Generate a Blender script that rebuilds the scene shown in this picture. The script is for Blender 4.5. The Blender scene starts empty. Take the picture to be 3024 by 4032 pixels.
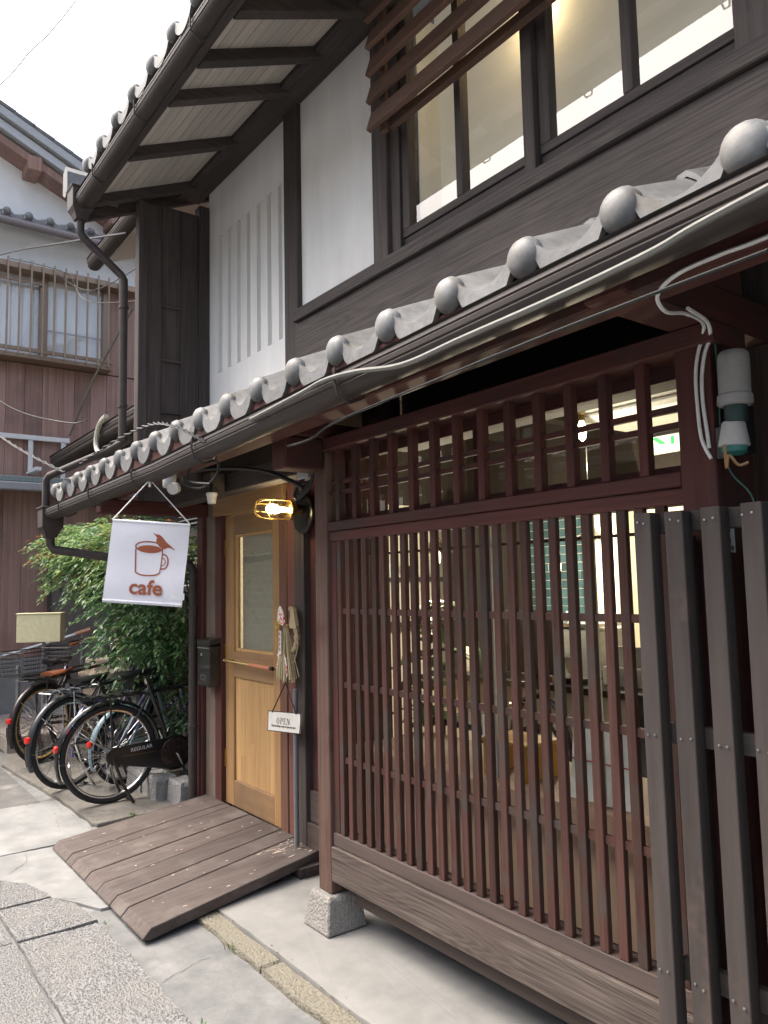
import bpy, math, random
from mathutils import Vector, Matrix
R = math.radians
rnd = random.Random(7)
scene = bpy.context.scene
COL = scene.collection

# ------------------------------------------------------------------ camera, world, sun, exposure
cam_d = bpy.data.cameras.new('camera'); cam = bpy.data.objects.new('camera', cam_d); COL.objects.link(cam)
cam_d.sensor_fit = 'VERTICAL'; cam_d.sensor_height = 36.0; cam_d.lens = 27.036
cam_d.clip_start = 0.05; cam_d.clip_end = 500
_r = Vector((0.597, 0.802, -0.021)).normalized(); _f = Vector((-0.797, 0.596, 0.095)).normalized()
_r = (_r - _f * _r.dot(_f)).normalized(); _u = _r.cross(_f)
cam.matrix_world = Matrix(((_r.x, _u.x, -_f.x, 0.0), (_r.y, _u.y, -_f.y, 0.0), (_r.z, _u.z, -_f.z, 1.47), (0, 0, 0, 1)))
scene.camera = cam

SUN_EL, SUN_AZ = 60.0, 228.0          # azimuth measured clockwise from +Y
world = bpy.data.worlds.new('World'); scene.world = world; world.use_nodes = True
wn = world.node_tree.nodes; wl = world.node_tree.links
sky = wn.new('ShaderNodeTexSky'); sky.sky_type = 'NISHITA'; sky.sun_disc = False
sky.sun_elevation = R(SUN_EL); sky.sun_rotation = R(SUN_AZ); sky.dust_density = 9.0; sky.air_density = 1.0; sky.ozone_density = 1.0
wn['Background'].inputs['Strength'].default_value = 0.15
whs = wn.new('ShaderNodeHueSaturation'); whs.inputs['Saturation'].default_value = .85      # thin overcast: the whole sky greyer
wl.new(sky.outputs[0], whs.inputs['Color']); wl.new(whs.outputs[0], wn['Background'].inputs['Color'])
sd = bpy.data.lights.new('sun', 'SUN'); sd.energy = 0.6; sd.angle = R(45); sd.color = (1.0, 0.98, 0.95)
so = bpy.data.objects.new('sun', sd); COL.objects.link(so); so.location = (0, -6, 12)
_d = Vector((math.sin(R(SUN_AZ)) * math.cos(R(SUN_EL)), math.cos(R(SUN_AZ)) * math.cos(R(SUN_EL)), math.sin(R(SUN_EL))))
so.rotation_euler = _d.to_track_quat('Z', 'Y').to_euler()
vs = scene.view_settings; vs.view_transform = 'Standard'; vs.look = 'None'; vs.gamma = 1.0; vs.use_curve_mapping = False
vs.exposure = 1.75
scene.cycles.max_bounces = 8; scene.cycles.transparent_max_bounces = 12

# ------------------------------------------------------------------ helpers
class MB:
    def __init__(s): s.v = []; s.f = []
    def box(s, x0, y0, z0, x1, y1, z1):
        if x0 > x1: x0, x1 = x1, x0
        if y0 > y1: y0, y1 = y1, y0
        if z0 > z1: z0, z1 = z1, z0
        return s.hexa([(x0,y0,z0),(x1,y0,z0),(x1,y1,z0),(x0,y1,z0),(x0,y0,z1),(x1,y0,z1),(x1,y1,z1),(x0,y1,z1)])
    def hexa(s, p):
        b = len(s.v); s.v += [tuple(q) for q in p]
        s.f += [tuple(b+i for i in q) for q in ((3,2,1,0),(4,5,6,7),(0,1,5,4),(1,2,6,5),(2,3,7,6),(3,0,4,7))]; return s
    def prism(s, poly, off):
        n = len(poly); b = len(s.v); o = Vector(off)
        s.v += [tuple(p) for p in poly] + [tuple(Vector(p)+o) for p in poly]
        s.f.append(tuple(b+i for i in reversed(range(n)))); s.f.append(tuple(b+n+i for i in range(n)))
        s.f += [(b+i, b+(i+1) % n, b+n+(i+1) % n, b+n+i) for i in range(n)]; return s
    def loft(s, rings, closed=True, caps=True, loop=False):
        b = len(s.v); n = len(rings[0])
        for r in rings: s.v += [tuple(p) for p in r]
        m = len(rings)
        for k in range(m if loop else m-1):
            a, c = b+k*n, b+((k+1) % m)*n
            for i in range(n if closed else n-1):
                j = (i+1) % n; s.f.append((a+i, a+j, c+j, c+i))
        if caps and closed and not loop:
            s.f.append(tuple(b+i for i in reversed(range(n)))); s.f.append(tuple(b+(m-1)*n+i for i in range(n)))
        return s
    def tube(s, pts, r, n=6, loop=False, sq=1.0):
        P = [Vector(p) for p in pts]; m = len(P); rings = []; up = None
        for i in range(m):
            if loop: t = P[(i+1) % m]-P[i-1]
            else: t = P[min(i+1, m-1)]-P[max(i-1, 0)]
            t = t.normalized() if t.length > 1e-9 else Vector((0,0,1))
            if up is None:
                up = Vector((0,0,1)) if abs(t.z) < .9 else Vector((1,0,0))
            a = t.cross(up)
            if a.length < 1e-6: a = t.cross(Vector((1,0,0)))
            a.normalize(); up = a.cross(t).normalized()
            rr = r[i] if isinstance(r, (list, tuple)) else r
            rings.append([P[i] + a*(rr*math.cos(2*math.pi*k/n)) + up*(rr*sq*math.sin(2*math.pi*k/n)) for k in range(n)])
        return s.loft(rings, True, True, loop)
    def lathe(s, prof, o, ax, n=16):
        ax = Vector(ax).normalized(); o = Vector(o)
        a = ax.orthogonal().normalized(); c = ax.cross(a)
        return s.loft([[o+ax*h+(a*math.cos(2*math.pi*k/n)+c*math.sin(2*math.pi*k/n))*max(r, 1e-4) for k in range(n)] for r, h in prof])
    def poly(s, pts):
        b = len(s.v); s.v += [tuple(p) for p in pts]; s.f.append(tuple(range(b, b+len(pts)))); return s
    def build(s, name, m, parent=None, smooth=False, bevel=0, local=False):
        org = Vector((0,0,0)) if (parent is None or local) else ORG.get(parent.name, Vector((0,0,0)))
        me = bpy.data.meshes.new(name)
        me.from_pydata([(p[0]-org.x, p[1]-org.y, p[2]-org.z) for p in s.v], [], s.f)
        me.materials.append(m)
        if smooth: me.shade_smooth(); me.set_sharp_from_angle(angle=R(42))
        me.update()
        o = bpy.data.objects.new(name, me); COL.objects.link(o)
        if parent is not None: o.parent = parent
        ORG[o.name] = org
        if bevel:
            bm_ = o.modifiers.new('bevel', 'BEVEL'); bm_.width = bevel; bm_.segments = 1; bm_.limit_method = 'ANGLE'
        return o
ORG = {}
def tag(o, label=None, cat=None, group=None, kind=None):
    if label: o['label'] = label
    if cat: o['category'] = cat
    if group: o['group'] = group
    if kind: o['kind'] = kind
    return o
def thing(name, label, cat, loc=(0,0,0), rz=0, group=None):
    o = bpy.data.objects.new(name, None); COL.objects.link(o); o.location = loc; o.rotation_euler = (0,0,rz)
    o.empty_display_size = .1; ORG[o.name] = Vector(loc); return tag(o, label, cat, group)
def single(name, mb, m, label, cat, group=None, smooth=False, bevel=0, loc=None):
    o = mb.build(name, m, None, smooth, bevel); return tag(o, label, cat, group)
def part(parent, name, m, *boxes, bevel=0):
    out = [MB().box(*q).build(name, m, parent, bevel=bevel) for q in boxes]   # one object for each piece
    return out[0]
def inst(src, parent, loc, name=None, rot=None):
    o = src.copy(); COL.objects.link(o); o.parent = parent; o.location = loc
    if rot: o.rotation_euler = rot
    if name: o.name = name
    return o
def copy_tree(o, parent=None):
    c = o.copy(); COL.objects.link(c); c.parent = parent
    for ch in [k for k in o.children]: copy_tree(ch, c)
    return c
def bez(pts, n=8):
    """smooth catmull-rom through points"""
    P = [Vector(p) for p in pts]; out = []
    for i in range(len(P)-1):
        p0, p1, p2, p3 = P[max(i-1,0)], P[i], P[i+1], P[min(i+2,len(P)-1)]
        for k in range(n):
            t = k/n
            out.append(.5*((2*p1)+(p2-p0)*t+(2*p0-5*p1+4*p2-p3)*t*t+(3*p1-p0-3*p2+p3)*t**3))
    out.append(P[-1]); return out

# ------------------------------------------------------------------ materials
MATS = {}
def nt(name):
    m = bpy.data.materials.new(name); m.use_nodes = True; t = m.node_tree
    return m, t, t.nodes['Principled BSDF'], t.nodes, t.links
def rgb(c): return (c[0], c[1], c[2], 1.0)
def surf(name, c1, c2, scale=(8,8,8), detail=4, rough=(.6,.8), bump=.15, c3=None, blotch=1.5, bthr=(.55,.7), metal=0, spec=.5,
         var=.12, fine=0, coat=0, dist=.01, lo=.3, hi=.7, wave=None):
    m, t, b, N, L = nt(name)
    tc = N.new('ShaderNodeTexCoord'); oi = N.new('ShaderNodeObjectInfo')
    mul = N.new('ShaderNodeVectorMath'); mul.operation = 'SCALE'; mul.inputs['Scale'].default_value = 37.0
    cx = N.new('ShaderNodeCombineXYZ')
    for i in range(3): L.new(oi.outputs['Random'], cx.inputs[i])
    L.new(cx.outputs[0], mul.inputs[0])
    add = N.new('ShaderNodeVectorMath'); add.operation = 'ADD'
    L.new(tc.outputs['Object'], add.inputs[0]); L.new(mul.outputs[0], add.inputs[1])
    mp = N.new('ShaderNodeMapping'); mp.inputs['Scale'].default_value = scale; L.new(add.outputs[0], mp.inputs[0])
    n1 = N.new('ShaderNodeTexNoise'); n1.inputs['Scale'].default_value = 1; n1.inputs['Detail'].default_value = detail; n1.inputs['Roughness'].default_value = .65
    L.new(mp.outputs[0], n1.inputs['Vector'])
    nf = n1.outputs[0]
    if wave:        # growth rings: (axis, scale, distortion, weight)
        wm = N.new('ShaderNodeMapping'); wm.inputs['Scale'].default_value = {'x': (.9,wave[2],wave[2]), 'y': (wave[2],.9,wave[2]), 'z': (wave[2],wave[2],.9)}[wave[0]]; L.new(add.outputs[0], wm.inputs[0])
        wn_ = N.new('ShaderNodeTexNoise'); wn_.inputs['Scale'].default_value = 1; wn_.inputs['Detail'].default_value = 1.2; wn_.inputs['Roughness'].default_value = .35; L.new(wm.outputs[0], wn_.inputs['Vector'])
        wk = N.new('ShaderNodeMath'); wk.operation = 'MULTIPLY'; wk.inputs[1].default_value = wave[1]; L.new(wn_.outputs[0], wk.inputs[0])
        wsn = N.new('ShaderNodeMath'); wsn.operation = 'SINE'; L.new(wk.outputs[0], wsn.inputs[0])
        wv = N.new('ShaderNodeMapRange'); wv.inputs[1].default_value = -1; wv.inputs[2].default_value = 1; L.new(wsn.outputs[0], wv.inputs[0])
        wx = N.new('ShaderNodeMix'); wx.data_type = 'FLOAT'; wx.inputs[0].default_value = wave[3]; L.new(n1.outputs[0], wx.inputs[2]); L.new(wv.outputs[0], wx.inputs[3]); nf = wx.outputs[0]
    mr = N.new('ShaderNodeMapRange'); mr.inputs[1].default_value = lo; mr.inputs[2].default_value = hi; L.new(nf, mr.inputs[0])
    mix = N.new('ShaderNodeMix'); mix.data_type = 'RGBA'; mix.inputs[6].default_value = rgb(c1); mix.inputs[7].default_value = rgb(c2)
    L.new(mr.outputs[0], mix.inputs[0]); col = mix.outputs[2]
    if c3 is not None:
        n2 = N.new('ShaderNodeTexNoise'); n2.inputs['Scale'].default_value = blotch; n2.inputs['Detail'].default_value = 5; n2.inputs['Roughness'].default_value = .6
        L.new(add.outputs[0], n2.inputs['Vector'])
        m2 = N.new('ShaderNodeMapRange'); m2.inputs[1].default_value = bthr[0]; m2.inputs[2].default_value = bthr[1]; L.new(n2.outputs[0], m2.inputs[0])
        x2 = N.new('ShaderNodeMix'); x2.data_type = 'RGBA'; L.new(m2.outputs[0], x2.inputs[0]); L.new(col, x2.inputs[6]); x2.inputs[7].default_value = rgb(c3)
        col = x2.outputs[2]
    hsv = N.new('ShaderNodeHueSaturation'); vr = N.new('ShaderNodeMapRange'); vr.inputs[3].default_value = 1-var; vr.inputs[4].default_value = 1+var
    L.new(oi.outputs['Random'], vr.inputs[0]); L.new(vr.outputs[0], hsv.inputs['Value']); L.new(col, hsv.inputs['Color'])
    L.new(hsv.outputs[0], b.inputs['Base Color'])
    rr = N.new('ShaderNodeMapRange'); rr.inputs[3].default_value = rough[0]; rr.inputs[4].default_value = rough[1]
    L.new(n1.outputs[0], rr.inputs[0]); L.new(rr.outputs[0], b.inputs['Roughness'])
    b.inputs['Metallic'].default_value = metal; b.inputs['Specular IOR Level'].default_value = spec
    if coat: b.inputs['Coat Weight'].default_value = coat; b.inputs['Coat Roughness'].default_value = .08
    if bump:
        bp = N.new('ShaderNodeBump'); bp.inputs['Strength'].default_value = bump; bp.inputs['Distance'].default_value = dist
        h = nf
        if fine:
            n3 = N.new('ShaderNodeTexNoise'); n3.inputs['Scale'].default_value = fine; n3.inputs['Detail'].default_value = 3
            L.new(add.outputs[0], n3.inputs['Vector'])
            ad = N.new('ShaderNodeMath'); ad.operation = 'ADD'; L.new(h, ad.inputs[0]); L.new(n3.outputs[0], ad.inputs[1]); h = ad.outputs[0]
        L.new(h, bp.inputs['Height']); L.new(bp.outputs[0], b.inputs['Normal'])
    MATS[name] = m; return m
def wood(name, c1, c2, ax='z', g=60, lng=2.2, c3=None, bump=.35, rough=(.62,.85), blotch=3, bthr=(.5,.72), var=.15, spec=.3, wave=None):
    sc = {'x': (lng, g, g), 'y': (g, lng, g), 'z': (g, g, lng)}[ax]
    return surf(name, c1, c2, sc, 5, rough, bump, c3, blotch, bthr, 0, spec, var, dist=.004, wave=wave)
def plain(name, c, rough=.5, metal=0, spec=.5, coat=0):
    return surf(name, c, tuple(x*.86 for x in c), (30,30,30), 3, (rough*.9, min(1, rough*1.15)), .03, None, 1, (.5,.6), metal, spec, .03, coat=coat)
def emit(name, c, s):
    m, t, b, N, L = nt(name); b.inputs['Base Color'].default_value = rgb(c)
    b.inputs['Emission Color'].default_value = rgb(c); b.inputs['Emission Strength'].default_value = s; return m
def glass(name, tint=(1,1,1), refl=1.0, rough=0.0, ior=1.5):
    m, t, b, N, L = nt(name); N.remove(b)
    tr = N.new('ShaderNodeBsdfTransparent'); tr.inputs[0].default_value = rgb(tint)
    gl = N.new('ShaderNodeBsdfGlossy'); gl.inputs['Roughness'].default_value = rough; gl.inputs[0].default_value = rgb((refl,)*3)
    fr = N.new('ShaderNodeFresnel'); fr.inputs[0].default_value = ior
    mx = N.new('ShaderNodeMixShader'); ge = N.new('ShaderNodeNewGeometry'); mt = N.new('ShaderNodeMath'); mt.operation = 'SUBTRACT'; mt.inputs[0].default_value = 1; L.new(ge.outputs['Backfacing'], mt.inputs[1])
    m2 = N.new('ShaderNodeMath'); m2.operation = 'MULTIPLY'; L.new(fr.outputs[0], m2.inputs[0]); L.new(mt.outputs[0], m2.inputs[1])   # the inner faces of the pane add no second mirror
    L.new(m2.outputs[0], mx.inputs[0]); L.new(tr.outputs[0], mx.inputs[1]); L.new(gl.outputs[0], mx.inputs[2])
    L.new(mx.outputs[0], N['Material Output'].inputs[0]); return m

DARK1, DARK2 = (.036,.030,.028), (.086,.070,.065)
m_dark = {a: wood('dark_wood_'+a, DARK1, DARK2, a, c3=(.085,.07,.062), bthr=(.6,.78)) for a in 'xyz'}
m_red = {a: wood('red_wood_'+a, (.058,.019,.0165), (.100,.037,.031), a, c3=(.050,.033,.028), bthr=(.5,.7)) for a in 'xyz'}
m_slat = wood('lattice_wood', (.042,.0165,.0125), (.086,.041,.032), 'z', g=110, lng=3, c3=(.055,.042,.036), blotch=5, bthr=(.5,.66), var=.30)
m_sill = wood('weathered_sill_wood', (.036,.028,.025), (.135,.108,.092), 'x', g=105, lng=2.2, c3=(.085,.062,.052), bump=.7, bthr=(.5,.7), wave=('x',150,8,.10))
m_board = wood('weathered_facade_board', (.026,.022,.021), (.105,.089,.082), 'x', g=95, lng=1.8, c3=(.050,.042,.040), blotch=2.5, bump=.6, wave=('x',120,7,.08))
m_sill2 = wood('grey_brown_board', (.062,.046,.041), (.105,.080,.070), 'x', g=40, lng=1.2, bump=.3)
m_postw = wood('weathered_post_wood', (.080,.040,.032), (.15,.100,.078), 'z', g=55, lng=1.5, c3=(.07,.03,.025), bump=.5)
m_fence = wood('fence_board_wood', (.044,.036,.033), (.068,.057,.052), 'z', g=30, lng=3, c3=(.085,.062,.054), blotch=2.2, bthr=(.60,.66), bump=.25, var=.12)
m_fencer = wood('fence_rail_wood', (.04,.034,.033), (.058,.05,.047), 'x', g=30, lng=3, bump=.25)
m_door = wood('oak_door_wood', (.30,.170,.075), (.42,.255,.12), 'z', g=55, lng=1.6, c3=(.24,.15,.08), blotch=2, bthr=(.55,.8), bump=.15, rough=(.45,.6), var=.06)
m_doorh = wood('oak_door_rail_wood', (.24,.145,.075), (.36,.22,.11), 'x', g=55, lng=1.6, c3=(.2,.13,.08), blotch=2, bump=.15, rough=(.45,.6), var=.06)
m_doorp = wood('honey_door_panel_wood', (.43,.255,.105), (.56,.355,.165), 'z', g=40, lng=2.5, bump=.08, rough=(.42,.55), var=.16)
m_greyw = wood('grey_jamb_wood', (.11,.085,.068), (.19,.15,.12), 'z', g=45, lng=1.5, c3=(.09,.06,.05), bump=.3)
m_ramp = wood('ramp_plank_wood', (.062,.049,.045), (.118,.096,.087), 'y', g=42, lng=1.4, c3=(.145,.124,.113), blotch=5, bthr=(.5,.72), bump=.4, var=.12, wave=('y',90,7,.08))
m_chip = plain('bare_wood_scuff', (.62,.50,.40), .8)
m_plaster = surf('white_plaster', (.80,.795,.77), (.70,.70,.685), (7,7,1.1), 6, (.85,.95), .06, (.63,.625,.605), 1.1, (.58,.85), spec=.15, var=.01, fine=90)
m_farplaster = surf('far_white_plaster', (.82,.82,.80), (.74,.74,.72), (3,3,1.5), 4, (.85,.95), .04, (.60,.59,.56), .6, (.62,.85), spec=.1, var=.01)
m_soffit = wood('pale_soffit_boards', (.40,.36,.32), (.52,.48,.43), 'x', g=30, lng=2, bump=.1, var=.08)
m_tile = surf('glazed_grey_roof_tile', (.125,.130,.133), (.205,.207,.203), (26,26,26), 7, (.42,.66), .16, (.120,.112,.098), 12, (.52,.70), spec=.45, var=.24)
m_tile_dk = surf('dark_roof_slab', (.20,.20,.21), (.28,.28,.29), (6,6,6), 3, (.4,.6), .05)
m_gut = surf('brown_gutter_plastic', (.038,.031,.029), (.058,.047,.044), (3,18,18), 4, (.48,.66), .03, (.048,.041,.038), 4, (.58,.8), spec=.35, var=.05)
m_conc = surf('alley_concrete', (.125,.130,.130), (.215,.218,.215), (7,7,7), 8, (.8,.95), .22, (.27,.275,.27), 2.6, (.56,.70), spec=.2, var=0, fine=160)
m_far_road = surf('damp_asphalt', (.095,.095,.092), (.155,.152,.146), (5,5,5), 6, (.75,.92), .25, (.23,.225,.21), 2.5, (.58,.72), spec=.25, var=0, fine=120)
m_patch = surf('pale_concrete_patch', (.195,.200,.198), (.270,.274,.268), (6,6,6), 5, (.8,.95), .12, (.165,.170,.168), 2.6, (.48,.68), spec=.2, var=.05, fine=150)
m_apron = surf('smooth_apron_concrete', (.200,.200,.192), (.275,.273,.262), (5,5,5), 5, (.75,.9), .08, (.175,.175,.17), 1.6, (.52,.75), spec=.25, var=.02, fine=140)
m_pad = surf('brown_grey_pad_concrete', (.12,.114,.102), (.20,.19,.172), (9,9,9), 6, (.85,.95), .25, (.16,.15,.13), 3, (.52,.7), spec=.2, var=0, fine=130)
def granite(name, c1, c2, c3, bmp=.6):
    m, t, b, N, L = nt(name)
    tc = N.new('ShaderNodeTexCoord'); oi = N.new('ShaderNodeObjectInfo'); ad = N.new('ShaderNodeVectorMath'); ad.operation = 'ADD'
    cb = N.new('ShaderNodeCombineXYZ'); L.new(oi.outputs['Random'], cb.inputs[0]); L.new(tc.outputs['Object'], ad.inputs[0]); L.new(cb.outputs[0], ad.inputs[1])
    mp = N.new('ShaderNodeMapping'); mp.inputs['Scale'].default_value = (88, 125, 95); L.new(ad.outputs[0], mp.inputs[0])
    n1 = N.new('ShaderNodeTexNoise'); n1.inputs['Scale'].default_value = 1; n1.inputs['Detail'].default_value = 2.5; n1.inputs['Distortion'].default_value = .15; L.new(mp.outputs[0], n1.inputs['Vector'])
    n2 = N.new('ShaderNodeTexNoise'); n2.inputs['Scale'].default_value = 420; n2.inputs['Detail'].default_value = 2; L.new(ad.outputs[0], n2.inputs['Vector'])
    n3 = N.new('ShaderNodeTexNoise'); n3.inputs['Scale'].default_value = 4; n3.inputs['Detail'].default_value = 4; L.new(ad.outputs[0], n3.inputs['Vector'])
    cr = N.new('ShaderNodeValToRGB'); e = cr.color_ramp.elements; e[0].position = .36; e[0].color = rgb(c3); e[1].position = .58; e[1].color = rgb(c1); L.new(n1.outputs[0], cr.inputs[0])
    mx = N.new('ShaderNodeMix'); mx.data_type = 'RGBA'; mx.blend_type = 'MULTIPLY'; mx.inputs[0].default_value = .55
    r2 = N.new('ShaderNodeMapRange'); r2.inputs[1].default_value = .35; r2.inputs[2].default_value = .65; r2.inputs[3].default_value = .62; r2.inputs[4].default_value = 1.15; L.new(n2.outputs[0], r2.inputs[0])
    L.new(cr.outputs[0], mx.inputs[6]); L.new(r2.outputs[0], mx.inputs[7])
    m3 = N.new('ShaderNodeMix'); m3.data_type = 'RGBA'; r3 = N.new('ShaderNodeMapRange'); r3.inputs[1].default_value = .45; r3.inputs[2].default_value = .7; r3.inputs[4].default_value = .55
    L.new(n3.outputs[0], r3.inputs[0]); L.new(r3.outputs[0], m3.inputs[0]); L.new(mx.outputs[2], m3.inputs[6]); m3.inputs[7].default_value = rgb(c2); L.new(m3.outputs[2], b.inputs['Base Color'])
    b.inputs['Roughness'].default_value = .85; b.inputs['Specular IOR Level'].default_value = .25
    bp = N.new('ShaderNodeBump'); bp.inputs['Strength'].default_value = bmp; bp.inputs['Distance'].default_value = .010
    r4 = N.new('ShaderNodeMapRange'); r4.inputs[1].default_value = .3; r4.inputs[2].default_value = .62; L.new(n1.outputs[0], r4.inputs[0])
    L.new(r4.outputs[0], bp.inputs['Height']); L.new(bp.outputs[0], b.inputs['Normal']); return m
m_gran = granite('pecked_granite', (.265,.267,.265), (.225,.222,.208), (.120,.122,.124), .75)
m_kerb = granite('yellowish_kerb_granite', (.245,.230,.182), (.215,.202,.162), (.165,.154,.124), .5)
m_block = granite('split_face_granite', (.34,.34,.335), (.30,.30,.295), (.22,.22,.215))
m_black = plain('black_paint', (.012,.013,.015), .3, 0, .6, .4)
m_rubber = plain('black_rubber', (.018,.018,.019), .75)
m_cable = plain('black_cable', (.02,.02,.022), .5)
m_gcable = plain('grey_cable', (.17,.17,.155), .65, spec=.3)
m_chrome = plain('chrome', (.75,.75,.76), .18, 1)
m_steel = plain('dull_steel', (.42,.43,.44), .42, .9)
m_brass = plain('brass', (.55,.40,.16), .3, 1)
m_white = plain('white_plastic', (.72,.72,.70), .4)
m_grey = plain('grey_plastic', (.42,.43,.43), .5)
m_pane = glass('window_glass', ior=1.95)
m_panedk = glass('lattice_glass', (.93,.95,.94), 1.0, 0, 1.5)
m_int = plain('cream_interior_wall', (.80,.755,.64), .9)
m_intdk = plain('dark_interior_timber', (.035,.027,.022), .7)
m_tan = wood('tan_base_board', (.25,.175,.12), (.32,.23,.16), 'z', g=20, lng=2, bump=.05, var=.06)

# ================================================================== GROUND
g = MB(); g.poly([(-60,-60,-.012),(60,-60,-.012),(60,60,-.012),(-60,60,-.012)])
tag(g.build('ground', m_conc), kind='structure')
g = MB(); g.box(-30,-3,-.03,-5.97,1.375,-.006); tag(g.build('road', m_far_road), kind='structure')
pav = bpy.data.objects.new('pavement', None); COL.objects.link(pav); tag(pav, kind='structure')
def rough_slab(name, pts, z0, z1, m, inset=.008, seed=0, parent=pav):
    """a flat slab with slightly wandering edges"""
    rr = random.Random(seed); P = []
    n = len(pts)
    for i in range(n):
        a, c = Vector((*pts[i], 0)), Vector((*pts[(i+1) % n], 0)); k = max(2, int((c-a).length/.09))
        t = (c-a).normalized(); nn = Vector((-t.y, t.x, 0))
        for j in range(k):
            P.append(a+(c-a)*(j/k)+nn*(rr.uniform(-.006,.006) if j else 0))
    cen = sum(P, Vector())/len(P)
    top = [(p.x+(cen.x-p.x)*inset, p.y+(cen.y-p.y)*inset, z1+rr.uniform(-.0012,.0012)) for p in P]
    low = [(p.x, p.y, z1-.009) for p in P]; bot = [(p.x, p.y, z0) for p in P]
    b = MB(); b.loft([bot, low, top], True, False); b.poly(top)
    return b.build(name, m, parent)
stones = [
 [(-3.66,.765),(-2.925,.765),(-2.60,.768),(-2.60,1.105),(-2.86,1.11),(-3.655,1.105)],
 [(-2.59,.765),(-1.55,.76),(-1.55,1.115),(-2.59,1.11)],
 [(-3.66,.32),(-2.62,.32),(-2.62,.745),(-3.66,.75)],
 [(-2.61,.30),(-1.5,.30),(-1.5,.745),(-2.61,.745)],
 [(-4.075,.765),(-3.675,.768),(-3.675,1.10),(-3.93,1.07),(-4.08,1.0)],
 [(-4.5,.62),(-4.085,.62),(-4.085,1.0),(-4.2,.98),(-4.34,.945),(-4.5,.84)],
 [(-4.5,.20),(-3.675,.20),(-3.675,.75),(-4.07,.75),(-4.08,.61),(-4.5,.61)],
]
for i, s in enumerate(stones): rough_slab('paving_stone', s, -.05, .004+.003*(i % 3), m_gran, .01, i)
rough_slab('concrete_patch', [(-4.89,.62),(-4.51,.62),(-4.51,.845),(-4.34,.955),(-4.1,1.0),(-3.93,1.09),(-3.80,1.15),(-3.80,1.30),(-4.89,1.30)], -.05, .001, m_patch, .004, 21)
rough_slab('concrete_patch', [(-5.96,.70),(-4.90,.70),(-4.90,1.30),(-5.05,1.475),(-5.17,1.49),(-5.93,1.475)], -.05, .003, m_patch, .004, 22)
rough_slab('concrete_patch', [(-7.4,1.385),(-6.0,1.485),(-5.17,1.50),(-5.12,1.52),(-5.15,1.98),(-5.15,2.6),(-7.9,2.9),(-8.0,1.52)], -.05, .012, m_pad, .003, 23)
for i in range(9):
    x0 = -3.42+i*.62; rough_slab('kerb_stone', [(x0+.006,1.455),(x0+.612,1.455),(x0+.612,1.545),(x0+.006,1.545)], -.05, .012+.003*(i % 2), m_kerb, .03, 40+i)
ap = [(-3.46,1.555),(2.5,1.555),(2.5,2.6),(-5.0,2.6),(-5.0,2.0),(-3.52,1.98)]
o = rough_slab('concrete_apron', ap, -.05, .02, m_apron, .002, 60)
m_crk = plain('dark_crack_line', (.045,.042,.038), .95)  # dark tone of the thin crack ribbons
def crack(pts, w, z):
    P = bez([(x, y, z) for x, y in pts], 5); r5 = random.Random(len(pts)*7); l, rr5 = [], []
    for i, p in enumerate(P):
        t = P[min(i+1,len(P)-1)]-P[max(i-1,0)]; n_ = Vector((-t.y,t.x,0)).normalized(); j = r5.uniform(-.006,.006); ww = w*r5.uniform(.4,1.2)*(1-abs(2*i/len(P)-1)**3)
        l.append(p+n_*(j+ww)); rr5.append(p+n_*(j-ww))
    MB().loft([rr5, l], False).build('crack', m_crk, pav)
crack([(-4.08,1.0),(-4.02,1.06),(-3.99,1.10),(-3.96,1.18)], .0016, .0045)
crack([(-2.98,1.13),(-3.0,1.17),(-3.02,1.22),(-3.05,1.30),(-3.05,1.36)], .0016, -.0095)
crack([(-4.89,1.05),(-4.70,1.02),(-4.62,.95),(-4.55,.9)], .0013, .0045)
#crack([(-3.2,1.62),(-3.0,1.70),(-2.7,1.72),(-2.45,1.80)], .0012, .0235)
#crack([(-2.6,1.15),(-2.55,1.28),(-2.45,1.36),(-2.43,1.45)], .0013, -.0095)
#crack([(-2.2,1.56),(-2.15,1.68),(-1.95,1.75),(-1.8,1.9)], .0012, .0235)
# ramp to the door
ramp = thing('entrance_ramp', 'sloping brown plank ramp leading up to the wooden door', 'ramp', (-4.15,1.7,0))
FL, FR, BL, BR = Vector((-4.83,1.205,.045)), Vector((-3.325,1.205,.052)), Vector((-4.965,2.185,.112)), Vector((-3.515,2.185,.122))
def rq(u, v): return FL*(1-u)*(1-v)+FR*u*(1-v)+BL*(1-u)*v+BR*u*v
us = [0,.195,.265,.43,.565,.70,.81,1.0]
for i in range(7):
    u0, u1 = us[i]+.0026, us[i+1]-.0026; t = .034 if i < 6 else .05
    j = rnd.uniform(-.002,.002); dz = Vector((0,0,j)); rows = []
    for v, drop, th in ((-.018,-.030,.006), (.012,0,t), (1,0,t)):
        a, c = rq(u0, max(v,-.02))+dz+Vector((0,0,drop)), rq(u1, max(v,-.02))+dz+Vector((0,0,drop))
        if v < 0: a.y -= .008; c.y -= .008
        rows.append([a, c, c-Vector((0,0,th)), a-Vector((0,0,th))])
    MB().loft(rows).build('plank', m_ramp, ramp, bevel=.003)
part(ramp, 'support_block', m_dark['x'], (-3.60,2.02,.0,-3.46,2.16,.070), (-4.90,2.05,.012,-4.75,2.16,.070))
rs = random.Random(3)
b = MB()
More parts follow.
